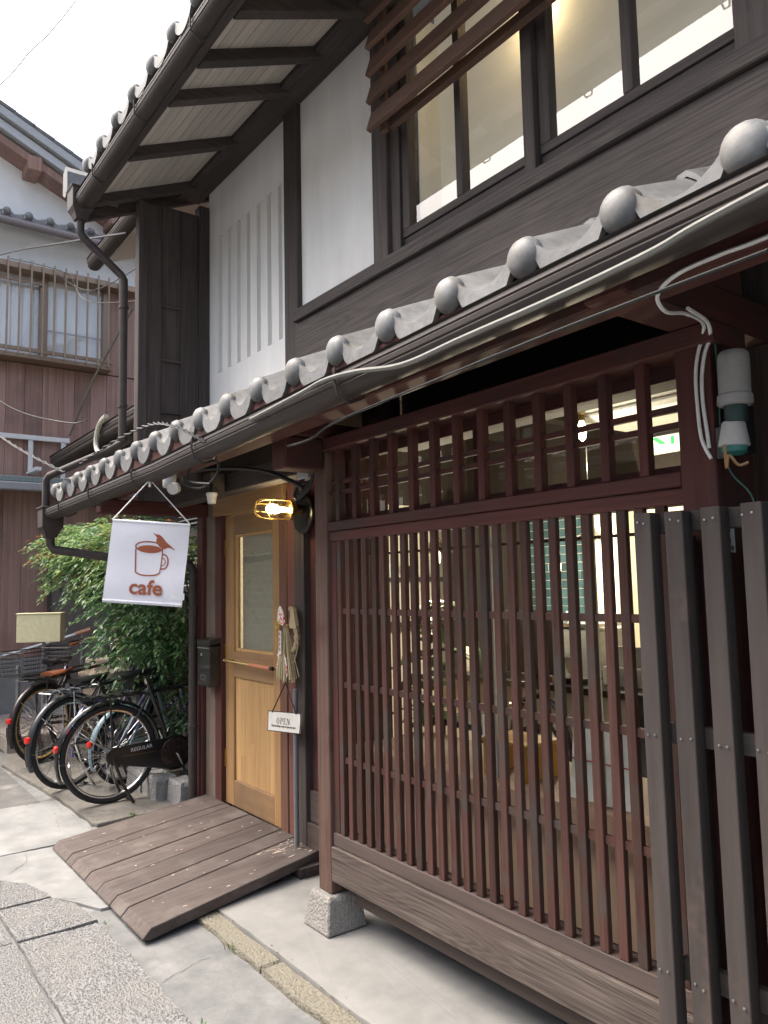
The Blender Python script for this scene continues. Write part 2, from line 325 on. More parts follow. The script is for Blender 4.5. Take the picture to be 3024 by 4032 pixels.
for k in range(70):
    u, v = rs.random(), rs.random()
    if k % 3 == 0: u, v = .82+.15*rs.random(), .72+.22*rs.random()
    p = rq(u, v)+Vector((0,0,.0042)); l = rs.uniform(.004,.014); w = rs.uniform(.002,.005)
    if k % 9 == 0: l *= 3.2
    sl = (BL.z-FL.z)/(BL.y-FL.y)
    a = rs.uniform(-.25,.25); dx, dy = math.sin(a), math.cos(a)
    pts = []
    for q in range(7):
        an = 2*math.pi*q/7; ll = l*rs.uniform(.7,1.1)*math.cos(an); ww = w*rs.uniform(.6,1.2)*math.sin(an)
        ox, oy = dx*ll+dy*ww, dy*ll-dx*ww
        pts.append((p.x+ox, p.y+oy, p.z+oy*sl))
    b.poly(pts)
o = b.build('worn_paint_chips', m_chip, ramp); o['kind'] = 'stuff'
tr = MB().lathe([(.03,0),(.05,.004),(.055,.012),(.05,.02),(.02,.022)], (-3.62,1.78,.02), (0,0,1), 10)
single('green_sandal', MB().loft([[(-3.70+dx*w,1.70+.0+dy,.024+z) for dx, z in ((-1,0),(1,0),(1.05,.02),(-1.05,.02))] for dy, w in ((0,.02),(.03,.035),(.08,.03),(.13,.036),(.17,.02))]), plain('green_rubber', (.03,.45,.06), .5), 'green plastic slipper lying under the ramp edge', 'slipper', smooth=True)

# ================================================================== CAFE HOUSE
H = thing('cafe_house', 'dark timbered two storey cafe house with white plaster and tiled eaves', 'house', (-2.5,2.2,0))
zt = lambda x: .0167*(x+.69)           # the lower eave sags gently to the left
# --- lattice bay
part(H, 'post', m_postw, (-2.975,1.83,.17,-2.875,1.925,2.07), bevel=.004)
stone = MB().loft([[(-2.925+s*dx, 1.878+s*dy, z) for dx, dy in ((-1,-1),(1,-1),(1,1),(-1,1))] for z, s in ((.02,.098),(.03,.1),(.15,.080),(.168,.072))]).build('post_base_stone', granite('post_base_granite', (.34,.325,.30), (.29,.28,.26), (.24,.235,.22)), H, bevel=.006)
part(H, 'post', m_red['z'], (-1.14,1.83,.2,-1.04,2.02,2.35), bevel=.004)
part(H, 'sill_beam', m_sill, (-2.875,1.83,.225,.6,1.93,.368), bevel=.004)
part(H, 'lower_beam', m_sill2, (-2.80,1.90,.135,.6,1.99,.222), bevel=.003)
part(H, 'sill_board', m_sill2, (-2.874,1.842,.3695,.6,1.94,.424), bevel=.003)
part(H, 'lattice_frame', m_red['x'], (-2.874,1.833,1.713,-1.141,1.92,1.753), bevel=.003)
part(H, 'lattice_frame', m_red['x'], (-2.874,1.845,1.668,-1.141,1.90,1.7115), bevel=.002)
part(H, 'lattice_frame', m_red['z'], (-2.874,1.848,.425,-2.83,1.90,1.667), bevel=.002)
part(H, 'head_beam', m_red['x'], (-2.99,1.815,2.071,-1.02,1.95,2.128), bevel=.004)
lat = MB(); lat.box(-2.8,1.952,1.60,-1.15,1.957,1.61); lower = lat.build('lattice_window', m_red['x'], H)
def slatmesh(name, w, d, h, m):
    b = MB(); b.box(-w/2,0,0,w/2,d,h); return b
first = None
k = 0; x = -1.2185
while x > -2.83:
    if first is None:
        b = slatmesh('slat', .031, .021, 1.243, m_slat); b.v = [(p[0]-2.5*0, p[1], p[2]) for p in b.v]
        first = b.build('lattice_slat', m_slat, H, local=True, bevel=.002)
        first.location = Vector((x,1.845,.425))-ORG[H.name]
    else:
        o = inst(first, H, Vector((x+rnd.uniform(-.0025,.0025),1.845+rnd.uniform(-.002,.002),.425))-ORG[H.name]); o.rotation_euler = (rnd.uniform(-.002,.002), rnd.uniform(-.003,.003), rnd.uniform(-.04,.04))
    x -= .0634
for z in (.735, 1.05, 1.363): part(H, 'lattice_rail', m_slat, (-2.83,1.853,z-.012,-1.141,1.869,z+.012))
first = None; x = -1.256
while x > -2.85:
    if first is None:
        first = slatmesh('s', .030, .032, .317, m_red['z']).build('upper_lattice_slat', m_red['z'], H, local=True, bevel=.002); first.location = Vector((x,1.84,1.754))-ORG[H.name]
    else: inst(first, H, Vector((x,1.84,1.754))-ORG[H.name])
    x -= .1288
for z in (1.928, 1.882): part(H, 'upper_lattice_rail', m_red['x'], (-2.874,1.853,z-.009,-1.141,1.868,z+.009))
part(H, 'upper_lattice_frame', m_red['x'], (-2.874,1.93,1.755,-1.141,1.96,1.785), (-2.874,1.93,2.03,-1.141,1.96,2.07))
part(H, 'upper_lattice_frame', m_red['z'], (-2.03,1.931,1.786,-1.99,1.959,2.029), (-2.874,1.931,1.786,-2.84,1.959,2.029), (-1.17,1.931,1.786,-1.141,1.959,2.029))
for a, c in ((-2.84,-2.03),(-1.99,-1.17)): part(H, 'window_pane', m_panedk, (a,1.943,1.786,c,1.946,2.029))
for a, c in ((-2.84,-2.42),(-2.40,-1.98),(-1.96,-1.54),(-1.52,-1.15)): part(H, 'window_pane', m_panedk, (a,1.943,.80,c,1.946,1.70))
part(H, 'pane_frame', plain('pale_pane_edge', (.45,.46,.46), .3, .6), *[(x-.008,1.935,.80,x+.008,1.955,1.70) for x in (-2.41,-1.97,-1.53)])
bw = MB()
for i in range(17):
    xa = -2.83+i*.1; part(H, 'base_board', m_tan, (xa+.001,1.905,.43,xa+.099,1.925,.765))
part(H, 'window_sill', m_tan, (-2.84,1.906,.766,-1.141,2.36,.785))
part(H, 'bay_floor', m_dark['x'], (-2.97,1.94,.24,-1.05,2.4,.30))
part(H, 'bay_side_wall', m_red['y'], (-2.97,1.926,.24,-2.90,2.19,2.2))
part(H, 'bay_ceiling', m_dark['x'], (-2.97,1.951,2.13,-1.05,2.4,2.16))
part(H, 'foundation', m_apron, (-5.0,2.26,0,1.5,2.36,.25))
# --- door front (plane y=2.2)
part(H, 'corner_post', m_red['z'], (-5.075,2.16,.02,-4.985,2.26,2.6), bevel=.004)
part(H, 'door_jamb', m_greyw, (-4.984,2.19,.02,-4.82,2.25,2.07), bevel=.003)
part(H, 'door_jamb', m_red['z'], (-4.819,2.18,.02,-4.725,2.26,2.03), bevel=.003)
part(H, 'door_jamb', wood('brown_jamb_wood', (.10,.05,.035), (.17,.09,.06), 'z'), (-3.945,2.18,.02,-3.86,2.26,2.03), bevel=.003)
part(H, 'wall_board', wood('brown_red_board', (.12,.05,.04), (.18,.08,.062), 'z'), (-3.855,2.185,.02,-3.72,2.26,2.07), bevel=.003)
part(H, 'wall_board', m_dark['z'], (-3.715,2.15,.02,-3.615,2.26,2.12), bevel=.003)
part(H, 'wall_board', m_red['z'], (-3.61,2.19,.32,-3.50,2.24,2.1), bevel=.002)
part(H, 'wall_board', m_red['z'], (-3.495,2.19,.32,-2.975,2.25,2.1))
part(H, 'wall_base_board', m_sill2, (-3.61,2.15,.12,-2.98,2.20,.24), (-3.61,2.17,.242,-2.98,2.22,.40), bevel=.003)
for xx in (-3.47,-3.40,-3.33): part(H, 'side_lattice_slat', m_slat, (xx,2.15,.46,xx+.025,2.175,1.7))
for zz in (.50,.60,1.05,1.35,1.6): part(H, 'side_lattice_rail', m_slat, (-3.52,2.160,zz,-3.30,2.168,zz+.025))
part(H, 'lintel', m_red['x'], (-4.984,2.17,2.072,-3.60,2.27,2.17), bevel=.004)
part(H, 'lintel', m_doorh, (-4.82,2.16,1.952,-3.86,2.265,2.070), bevel=.003)
part(H, 'wall_panel', m_dark['x'], (-4.984,2.22,2.171,-2.9,2.28,2.62))
part(H, 'side_wall', m_dark['z'], (-5.06,2.27,.0,-4.985,6.0,5.6))
# door
D = part(H, 'door', m_door, (-4.722,2.21,.105,-4.60,2.25,1.945), bevel=.003)
part(D, 'stile', m_door, (-4.075,2.21,.105,-3.948,2.25,1.945), bevel=.003)
for z0, z1 in ((.105,.265), (.905,1.07), (1.82,1.945)): part(D, 'rail', m_doorh, (-4.599,2.211,z0,-4.076,2.249,z1), bevel=.003)
for i in range(8):
    xa = -4.599+i*.0654
    zs = [.266, .266+rnd.uniform(.12,.5), .904] if i % 2 else [.266, .904]
    for q in range(len(zs)-1): part(D, 'panel_stave', m_doorp, (xa+.0004,2.224,zs[q]+.0004,xa+.0650,2.236,zs[q+1]-.0004))
part(D, 'pane', glass('door_glass', (.95,.96,.93), 1.0, 0, 2.1), (-4.56,2.228,1.09,-4.095,2.232,1.80))
part(D, 'glazing_bead', m_doorp, (-4.599,2.222,1.071,-4.561,2.24,1.819), (-4.094,2.222,1.071,-4.076,2.24,1.819), (-4.5605,2.222,1.071,-4.0945,2.24,1.089), (-4.5605,2.222,1.801,-4.0945,2.24,1.819))
for z in (.33,1.0,1.68): part(D, 'hinge', m_brass, (-4.732,2.200,z,-4.712,2.209,z+.11))
hb = MB().tube([(-4.64,2.16,1.012),(-4.28,2.16,1.008)], .009, 8); hb.tube([(-4.60,2.165,1.012),(-4.60,2.212,1.012)], .006, 6); hb.tube([(-4.60,2.16,1.012),(-4.60,2.16,1.03)], .011, 8)
hnd = hb.build('handle_bar', m_brass, D, smooth=True)
MB().tube([(-4.28,2.16,1.008),(-4.02,2.16,1.006)], .012, 8).build('handle_grip', plain('salmon_grip', (.55,.20,.10), .5), D, smooth=True)
MB().tube([(-4.02,2.16,1.006),(-3.985,2.16,1.006)], .012, 8).tube([(-3.985,2.16,1.006),(-3.91,2.172,1.008)], .004, 6).build('handle_hook', plain('dark_bronze', (.05,.035,.02), .5, .8), D, smooth=True)
part(D, 'curtain', plain('pale_door_curtain', (.40,.40,.345), .9), (-4.57,2.262,1.07,-4.08,2.268,1.83))
# --- under the lower eave
ty, rise = 1.40, .42
def roofz(x, y): return 2.275+zt(x)+(y-ty)*rise
def xb(b, x0, x1, y0, y1, z0, z1):
    """beam along x that follows the sag of the eave"""
    b.hexa([(x0,y0,z0+zt(x0)),(x1,y0,z0+zt(x1)),(x1,y1,z0+zt(x1)),(x0,y1,z0+zt(x0)),(x0,y0,z1+zt(x0)),(x1,y0,z1+zt(x1)),(x1,y1,z1+zt(x1)),(x0,y1,z1+zt(x0))]); return b
LR = xb(MB(), -5.55, 2.5, 1.395, 1.425, 2.165, 2.235).build('lower_roof', m_red['x'], H)          # fascia
b = MB(); b.hexa([(-5.55,1.43,roofz(-5.55,1.43)-.055),(2.5,1.43,roofz(2.5,1.43)-.055),(2.5,2.24,roofz(2.5,2.24)-.055),(-5.55,2.24,roofz(-5.55,2.24)-.055),
                  (-5.55,1.43,roofz(-5.55,1.43)-.035),(2.5,1.43,roofz(2.5,1.43)-.035),(2.5,2.24,roofz(2.5,2.24)-.035),(-5.55,2.24,roofz(-5.55,2.24)-.035)])
b.build('eave_boarding', m_dark['x'], LR)
x = -5.35
while x < 2.4:
    b = MB(); b.hexa([(x,1.43,roofz(x,1.43)-.115),(x+.05,1.43,roofz(x,1.43)-.115),(x+.05,2.2,roofz(x,2.2)-.115),(x,2.2,roofz(x,2.2)-.115),
                      (x,1.43,roofz(x,1.43)-.056),(x+.05,1.43,roofz(x,1.43)-.056),(x+.05,2.2,roofz(x,2.2)-.056),(x,2.2,roofz(x,2.2)-.056)])
    b.build('rafter', m_red['y'], LR); x += .42
xb(MB(), -5.45, 2.4, 1.50, 1.60, 2.135, 2.222).build('eave_purlin', m_red['x'], H, bevel=.006)
for x, y0, z0, z1 in ((-5.04,1.46,1.965,2.055), (-2.985,1.47,2.129,2.20), (-1.15,1.47,2.129,2.235)):
    w = .09 if x < -4 else .12
    part(H, 'bracket_arm', m_red['y'], (x,y0,z0,x+w,2.2,z1), bevel=.008)
part(H, 'bracket_arm', m_red['y'], (-2.99,1.62,1.985,-2.87,1.814,2.128), bevel=.008)
part(H, 'tie_beam', m_dark['x'], (-4.98,1.90,2.02,-3.0,2.0,2.13), bevel=.005)
part(H, 'eave_light_board', m_greyw, (-3.9,2.12,2.14,-3.0,2.16,2.32), bevel=.003)
part(H, 'hanging_block', m_dark['z'], (-4.14,1.80,1.99,-4.04,1.89,2.13), bevel=.003)
# roof tiles (lower)
PITCH = .2825
def prof(t):
    """tile surface height across one pitch; t in metres right of the roll centre"""
    t = (t+.5*PITCH) % PITCH-.5*PITCH
    a = abs(t)
    if a < .045: return .018+.040*math.cos(a/.045*math.pi/2)
    d = .5*PITCH-.045; q = (a-.045)/d
    return .018-.046*math.sin(q*math.pi/2)
TL = .30
def tile_mesh(eave):
    b = MB(); xs = [-.06+i*(PITCH+.004)/13 for i in range(14)]
    z0 = 0.0
    top0 = [(x, 0, prof(x)) for x in xs]; top1 = [(x, TL, prof(x)+TL*rise) for x in xs]
    bot0 = [(x, 0, prof(x)-.016) for x in xs]; bot1 = [(x, TL, prof(x)-.016+TL*rise) for x in xs]
    b.loft([top0, top1], False); b.loft([bot1, bot0], False); b.loft([bot0, top0], False); b.loft([top1, bot1], False)
    if eave:
        xs2 = [.035+i*(PITCH-.07)/9 for i in range(10)]
        f0 = [(x, -.014, prof(x)+.004) for x in xs2]; f1 = [(x, -.014, .002-.088*max(0, math.sin((x-.035)/(PITCH-.07)*math.pi))**.6) for x in xs2]
        k0 = [(x, .004, p[2]) for x, p in zip(xs2, f0)]; k1 = [(x, .004, p[2]) for x, p in zip(xs2, f1)]
        b.loft([f1, f0], False); b.loft([f0, k0], False); b.loft([k1, f1], False); b.loft([k0, k1], False)
        b.lathe([(.046,.045),(.048,.012),(.0515,.008),(.0520,-.006),(.0495,-.010),(.0485,-.013),(.042,-.023),(.030,-.030),(.015,-.034),(.002,-.035)], (0,0,.008), (0,1,0), 20)
    return b
def lay_roof(parent, nx, x0, rows, y0, zf):
    e = tile_mesh(True).build('eave_tile', m_tile, parent, smooth=True, local=True); t = None
    po = ORG[parent.name]
    for r in range(rows):
        for i in range(nx):
            x = x0-i*PITCH; y = y0+r*.255; p = Vector((x, y, zf(x, y)))-po
            jit = (rnd.uniform(-.01,.01), rnd.uniform(-.012,.012), rnd.uniform(-.012,.012))
            if r == 0:
                o = e if i == 0 else inst(e, parent, p)
            else:
                if t is None: t = tile_mesh(False).build('roof_tile', m_tile, parent, smooth=True, local=True); o = t
                else: o = inst(t, parent, p)
            o.location = p; o.rotation_euler = jit
lay_roof(LR, 25, -.691+6*PITCH, 4, ty-.005, lambda x, y: roofz(x, y)+.016*((y-ty)/.255))
def gutter(parent, path, w=.11, d=.085, name='gutter', m=m_gut, ribs=True):
    """path of front-lip points; open trough with a rolled lip and ribs"""
    pr_ = [(0,0),(.006,.004),(.010,-.002),(.006,-.010),(.004,-.022),(.008,-.026),(.004,-.031),(.006,-.045),(.011,-.049),(.009,-.055),(.016,-.070),(.032,-.083),(.055,-.087),(.080,-.083),(.100,-.066),(.108,-.03),(.108,0)]
    inn = [(.104,0),(.104,-.03),(.096,-.062),(.078,-.078),(.055,-.082),(.034,-.078),(.021,-.066),(.013,-.05),(.013,-.004)]
    rings = []
    for p in path: rings.append([(p[0], p[1]+a*w/.108, p[2]+c*d/.087) for a, c in pr_+inn])
    b = MB(); b.loft(rings, True, True); return b.build(name, m, parent, smooth=True)
lip = [(-5.52,1.25,2.035),(-3.47,1.25,2.064),(-2.87,1.25,2.088),(-1.57,1.25,2.13),(-.585,1.25,2.17),(1.5,1.25,2.25)]
GT = gutter(H, lip, .11, .074)
for x in (-5.1,-4.45,-3.72,-2.98,-1.9):
    zz = [p for p in lip]; z = None
    for a, c in zip(lip, lip[1:]):
        if a[0] <= x <= c[0]: z = a[2]+(c[2]-a[2])*(x-a[0])/(c[0]-a[0])
    MB().tube([(x,1.246,z+.006),(x,1.243,z-.03),(x,1.255,z-.072),(x,1.30,z-.093),(x,1.35,z-.074),(x,1.36,z+.01),(x,1.42,z+.09)], .005, 6).build('gutter_bracket', m_gut, GT, smooth=True)
# --- upper storey
W = part(H, 'plaster_wall', m_plaster, (-4.983,2.21,2.5,-4.83,2.27,4.32), (-3.925,2.21,2.5,-3.852,2.27,4.32), (-4.829,2.21,3.925,-3.926,2.27,4.32), (-4.829,2.21,2.5,-3.926,2.27,2.95), (-4.829,2.245,2.951,-3.926,2.268,3.924))
for i in range(6):
    x0 = -4.829+.058+i*.1415; part(W, 'plaster_bar', m_plaster, (x0,2.2105,2.951,x0+.092,2.244,3.924))
part(H, 'plaster_wall', m_plaster, (-3.698,2.212,2.99,-2.934,2.27,4.32))
part(H, 'wall_post', m_dark['z'], (-3.851,2.18,2.4,-3.70,2.28,4.33), bevel=.004)
part(H, 'wall_post', m_dark['z'], (-2.932,2.16,2.98,-2.815,2.30,4.33), bevel=.004)
part(H, 'wall_post', m_dark['z'], (-2.812,2.185,3.045,-2.745,2.30,4.33), bevel=.003)
part(H, 'wall_post', m_dark['z'], (-1.085,2.155,3.02,-.93,2.30,4.33), bevel=.004)
part(H, 'wall_boarding', m_board, (-3.699,2.17,2.45,2.5,2.26,2.70), bevel=.003)
part(H, 'wall_boarding', m_board, (-3.699,2.168,2.702,2.5,2.26,2.965), bevel=.003)
part(H, 'window_ledge', m_board, (-3.699,2.145,2.967,2.5,2.28,3.035), bevel=.005)
for a, c, z in ((-2.744,-1.945,3.036), (-1.885,-1.086,3.036)):
    part(H, 'window_apron', m_dark['x'], (a,2.21,z,c,2.25,3.108))
    WF = part(H, 'window', m_dark['x'], (a,2.20,3.109,c,2.25,3.148), bevel=.003)
    mid = (a+c)/2
    part(WF, 'window_stile', m_dark['z'], (mid-.02,2.20,3.149,mid+.02,2.25,4.2), (a,2.20,3.149,a+.05,2.25,4.2), (c-.02,2.20,3.149,c,2.25,4.2), bevel=.002)
    for p, q in ((a+.05,mid-.02),(mid+.02,c-.02)): part(WF, 'pane', m_pane, (p,2.224,3.149,q,2.227,4.2))
part(H, 'wall_post', m_dark['z'], (-1.944,2.17,3.036,-1.886,2.27,4.33), bevel=.003)
m_blind, t_, b_, N_, Ln_ = nt('emissive_cream_blind'); b_.inputs['Base Color'].default_value = (.60,.565,.47,1); b_.inputs['Roughness'].default_value = .9
b_.inputs['Emission Color'].default_value = (.58,.545,.45,1); b_.inputs['Emission Strength'].default_value = .10  # weak emission stands in for indoor lamplight on the blind
part(H, 'window_blind', m_blind, (-2.76,2.45,3.05,.2,2.455,4.7))
WLp = thing('window_lamp', 'warm lamp glowing behind the second upstairs window pane', 'lamp', (-2.06,2.37,3.96))
MB().lathe([(.004,.0),(.022,.02),(.028,.05),(.016,.09),(.014,.11)], (-2.06,2.37,3.93), (0,0,1), 12).build('bulb', emit('upstairs_bulb', (1,.75,.4), 6), WLp, smooth=True)
MB().tube([(-2.06,2.37,4.04),(-2.06,2.37,4.7)], .004, 5).build('cord', m_black, WLp)
wl_ = bpy.data.lights.new('window_lamp_light', 'POINT'); wl_.energy = .9; wl_.color = (1,.80,.45); wl_.shadow_soft_size = .03
wo_ = bpy.data.objects.new('window_lamp_light', wl_); COL.objects.link(wo_); wo_.location = (-2.06,2.37,3.90)
part(H, 'room_wall', m_plaster, (-2.75,2.31,3.04,-2.742,2.9,4.3))
# slatted shade above the windows
for i in range(6):
    z = 3.645+.137*i; x0 = -2.775
    b = MB(); b.hexa([(x0,2.015,z-.045),(1.5,2.015,z-.045),(1.5,2.04,z-.052),(x0,2.04,z-.052),(x0,2.045,z+.050),(1.5,2.045,z+.050),(1.5,2.068,z+.044),(x0,2.068,z+.044)])
    b.build('shade_slat', wood('brown_shade_wood', (.10,.055,.040), (.16,.095,.07), 'x', c3=(.12,.08,.065)) if i == 0 else bpy.data.materials['brown_shade_wood'], H, bevel=.003)
part(H, 'shade_rail', bpy.data.materials['brown_shade_wood'], (-2.70,2.09,3.60,1.5,2.125,3.645), bevel=.003)
for x in (-2.73,-1.72,-.6): part(H, 'shade_upright', bpy.data.materials['brown_shade_wood'], (x,2.069,3.58,x+.04,2.089,4.3))
part(H, 'shade_clip', m_doorh, (-1.80,2.07,3.655,-1.77,2.125,3.69))
# --- upper eave
part(H, 'wall_plate', m_dark['x'], (-5.15,2.04,4.30,2.5,2.209,4.46), bevel=.005)
us_ = .455
def uz(y): return 3.99+(y-1.4)*us_
UR = MB().hexa([(-5.2,1.36,3.965),(2.5,1.36,3.965),(2.5,1.40,3.975),(-5.2,1.40,3.975),(-5.2,1.345,4.085),(2.5,1.345,4.085),(2.5,1.40,4.10),(-5.2,1.40,4.10)]).build('upper_roof', m_dark['x'], H)
y = 1.42; i = 0
while y < 2.2:
    y1 = y+.062
    b = MB(); b.hexa([(-5.15,y,uz(y)+.052),(2.5,y,uz(y)+.052),(2.5,y1,uz(y1)+.052),(-5.15,y1,uz(y1)+.052),(-5.15,y,uz(y)+.066),(2.5,y,uz(y)+.066),(2.5,y1,uz(y1)+.066),(-5.15,y1,uz(y1)+.066)])
    b.build('soffit_board', m_soffit, UR); y = y1+.0025
for x in (-4.99,-4.33,-3.70,-3.33,-2.93,-2.50,-2.07,-1.6,-1.15,-.7,0,.7,1.4):
    w = .07; b = MB(); b.hexa([(x,1.41,uz(1.41)-.012),(x+w,1.41,uz(1.41)-.012),(x+w,2.2,uz(2.2)-.012),(x,2.2,uz(2.2)-.012),(x,1.41,uz(1.41)+.0515),(x+w,1.41,uz(1.41)+.0515),(x+w,2.2,uz(2.2)+.0515),(x,2.2,uz(2.2)+.0515)])
    b.build('rafter', m_dark['y'], UR, bevel=.003)
b = MB(); b.hexa([(-5.2,1.38,uz(1.38)-.03),(-5.155,1.38,uz(1.38)-.03),(-5.155,4.5,uz(4.5)-.03),(-5.2,4.5,uz(4.5)-.03),(-5.2,1.38,uz(1.38)+.12),(-5.155,1.38,uz(1.38)+.12),(-5.155,4.5,uz(4.5)+.12),(-5.2,4.5,uz(4.5)+.12)])
b.build('verge_board', m_dark['y'], UR)
b = MB(); b.hexa([(-5.15,1.40,uz(1.4)+.068),(2.5,1.40,uz(1.4)+.068),(2.5,4.5,uz(4.5)+.068),(-5.15,4.5,uz(4.5)+.068),(-5.15,1.40,uz(1.4)+.11),(2.5,1.40,uz(1.4)+.11),(2.5,4.5,uz(4.5)+.11),(-5.15,4.5,uz(4.5)+.11)])
b.build('roof_deck', m_tile_dk, UR)
lay_roof(UR, 21, .9, 2, 1.30, lambda x, y: 4.125+(y-1.30)*us_+(.016 if y > 1.4 else 0))
MB().loft([[(-5.18+dx, 1.27+dy, 4.13+dz) for dx, dz in ((-.06,.0),(.0,-.04),(.05,.0),(.045,.13),(.0,.18),(-.06,.15))] for dy in (0,.03,.34)]).build('corner_tile', m_tile, UR)
UG = gutter(H, [(-5.02,1.285,4.045),(-3.4,1.285,4.055),(2.2,1.285,4.12)], name='upper_gutter')
for x in (-4.6,-3.85,-3.1,-2.35,-1.6): MB().tube([(x,1.28,4.06),(x,1.283,3.99),(x,1.33,3.953),(x,1.385,3.985),(x,1.39,4.06)], .005, 6).build('gutter_bracket', m_gut, UG, smooth=True)
# sleeve wall at the left end
part(H, 'sleeve_wall', m_dark['z'], (-5.02,1.74,2.42,-4.995,2.155,4.13))
for y0, y1 in ((1.70,1.76),(2.13,2.208)): part(H, 'sleeve_post', m_dark['z'], (-5.05,y0,2.40,-4.97,y1,4.12 if y0 < 2 else 4.20), bevel=.003)
for y0, y1, z0, z1 in ((1.761,1.86,2.4,4.11),(1.999,2.129,2.4,4.12)): part(H, 'sleeve_board', m_dark['z'], (-4.9945,y0,z0,-4.982,y1,z1), bevel=.002)
for z in (2.66,3.02,3.40): part(H, 'sleeve_batten', m_dark['y'], (-4.9945,1.861,z,-4.975,1.998,z+.02), bevel=.002)

# ================================================================== DOWNPIPES
def pipe(name, pts, r, label, m=m_gut, cat='downpipe', clips=(), hop=None):
    t = thing(name, label, cat, pts[0]); MB().tube(pts, r, 10).build('pipe', m, t, smooth=True)
    for c in clips: MB().lathe([(r+.001,-.012),(r+.006,-.010),(r+.006,.010),(r+.001,.012)], c, (0,0,1), 10).build('clip', m, t, smooth=True)
    if hop:
        b = MB(); hx, hy, hz = hop
        b.loft([[(hx+dx*s, hy+dy*s2, hz+dz) for dx, dy in ((-1,-1),(1,-1),(1,1),(-1,1))] for dz, s, s2 in ((0,.035,.035),(.04,.05,.05),(.07,.068,.068),(.19,.07,.07),(.20,.078,.078),(.21,.078,.078))])
        b.build('rain_head', m, t, smooth=False, bevel=.003)
    return t
pipe('upper_downpipe', [(-5.06,1.34,3.91),(-5.06,1.34,3.82),(-5.06,1.36,3.79),(-5.03,1.50,3.66),(-5.01,1.595,3.57),(-5.0,1.61,3.54),(-5.0,1.61,2.45)], .026, 'brown downpipe running down beside the dark sleeve wall', clips=((-5.0,1.61,3.35),(-5.0,1.61,2.68)), hop=(-5.06,1.34,3.90))
pipe('lower_downpipe', [(-5.56,1.31,1.86),(-5.56,1.31,1.80),(-5.55,1.33,1.76),(-5.35,1.66,1.70),(-5.12,2.03,1.66),(-5.05,2.10,1.64),(-5.03,2.115,1.60),(-5.03,2.115,.02)], .030, 'brown downpipe leading from the lower gutter to the ground by the letterbox', clips=((-5.03,2.115,.55),(-5.03,2.115,1.35)), hop=(-5.56,1.31,1.84))
pipe('roof_downpipe', [(-5.0,1.66,2.47),(-5.15,1.56,2.40),(-5.58,1.30,2.27),(-5.60,1.285,2.24),(-5.60,1.285,2.06)], .026, 'brown pipe elbow crossing the left end of the lower eave tiles')
pipe('grey_conduit', [(-3.63,2.10,.125),(-3.63,2.10,.93)], .0135, 'thin grey plastic conduit standing right of the wooden door', plain('grey_conduit_plastic', (.17,.18,.19), .5), 'conduit')

# ================================================================== SMALL THINGS ON THE CAFE FRONT
# caged lamp
L_ = thing('wall_lamp', 'lit brass bulkhead lamp with wire cage beside the door top', 'lamp', (-3.62,2.14,1.87))
lx, lz = -3.60, 1.885
MB().lathe([(.105,0),(.105,.012),(.09,.018)], (lx,2.149,lz-.02), (0,-1,0), 20).build('back_plate', m_black, L_, smooth=True)
MB().lathe([(.026,0),(.03,.005),(.03,.05),(.045,.055),(.045,.065),(.056,.070),(.058,.085),(.05,.09)], (lx,2.132,lz), (0,-1,0), 16).build('lamp_base', m_brass, L_, smooth=True)
MB().lathe([(.042,0),(.044,.03),(.044,.10),(.040,.14),(.028,.165),(.010,.176),(.001,.178)], (lx,2.045,lz), (0,-1,0), 16).build('glass_jar', glass('lamp_glass', (1,.98,.93), 1, 0, 1.4), L_, smooth=True)
MB().lathe([(.012,0),(.014,.03),(.024,.06),(.028,.085),(.022,.105),(.006,.118)], (lx,2.035,lz), (0,-1,0), 12).build('bulb', emit('warm_bulb', (1,.82,.50), 16), L_, smooth=True)
cg = MB()
for a in range(4):
    an = a*math.pi/4+.2; c, s = math.cos(an)*.055, math.sin(an)*.055
    cg.tube(bez([(lx+c,2.048,lz+s),(lx+c,1.93,lz+s),(lx+c*.8,1.875,lz+s*.8),(lx,1.85,lz),(lx-c*.8,1.875,lz-s*.8),(lx-c,1.93,lz-s),(lx-c,2.048,lz-s)], 4), .0022, 5)
cg.tube([(lx+.056*math.cos(a*math.pi/8), 1.96, lz+.056*math.sin(a*math.pi/8)) for a in range(16)], .0022, 5, loop=True)
cg.build('wire_cage', m_brass, L_, smooth=True)
pl_ = bpy.data.lights.new('door_lamp_light', 'POINT'); pl_.energy = 2.4; pl_.color = (1,.78,.48); pl_.shadow_soft_size = .03
po = bpy.data.objects.new('door_lamp_light', pl_); COL.objects.link(po); po.location = (lx,1.97,lz)
# letterbox
B_ = thing('letterbox', 'black metal letterbox mounted on the post left of the door', 'letterbox', (-4.83,2.14,.84))
part(B_, 'body', m_black, (-4.925,2.105,.835,-4.735,2.178,1.10), bevel=.004)
MB().hexa([(-4.928,2.098,1.10),(-4.732,2.098,1.10),(-4.732,2.18,1.115),(-4.928,2.18,1.115),(-4.928,2.098,1.135),(-4.732,2.098,1.135),(-4.732,2.18,1.15),(-4.928,2.18,1.15)]).build('lid', m_black, B_, bevel=.003)
part(B_, 'slot_edge', m_steel, (-4.915,2.096,1.082,-4.745,2.1045,1.088))
MB().lathe([(.010,0),(.010,.006),(.004,.008)], (-4.86,2.1045,1.04), (0,-1,0), 10).build('lock', m_chrome, B_)
part(B_, 'name_frame', m_chrome, (-4.875,2.101,.875,-4.80,2.1045,.882), (-4.875,2.101,.905,-4.80,2.1045,.912), (-4.875,2.101,.882,-4.868,2.1045,.905), (-4.807,2.101,.882,-4.80,2.1045,.905))
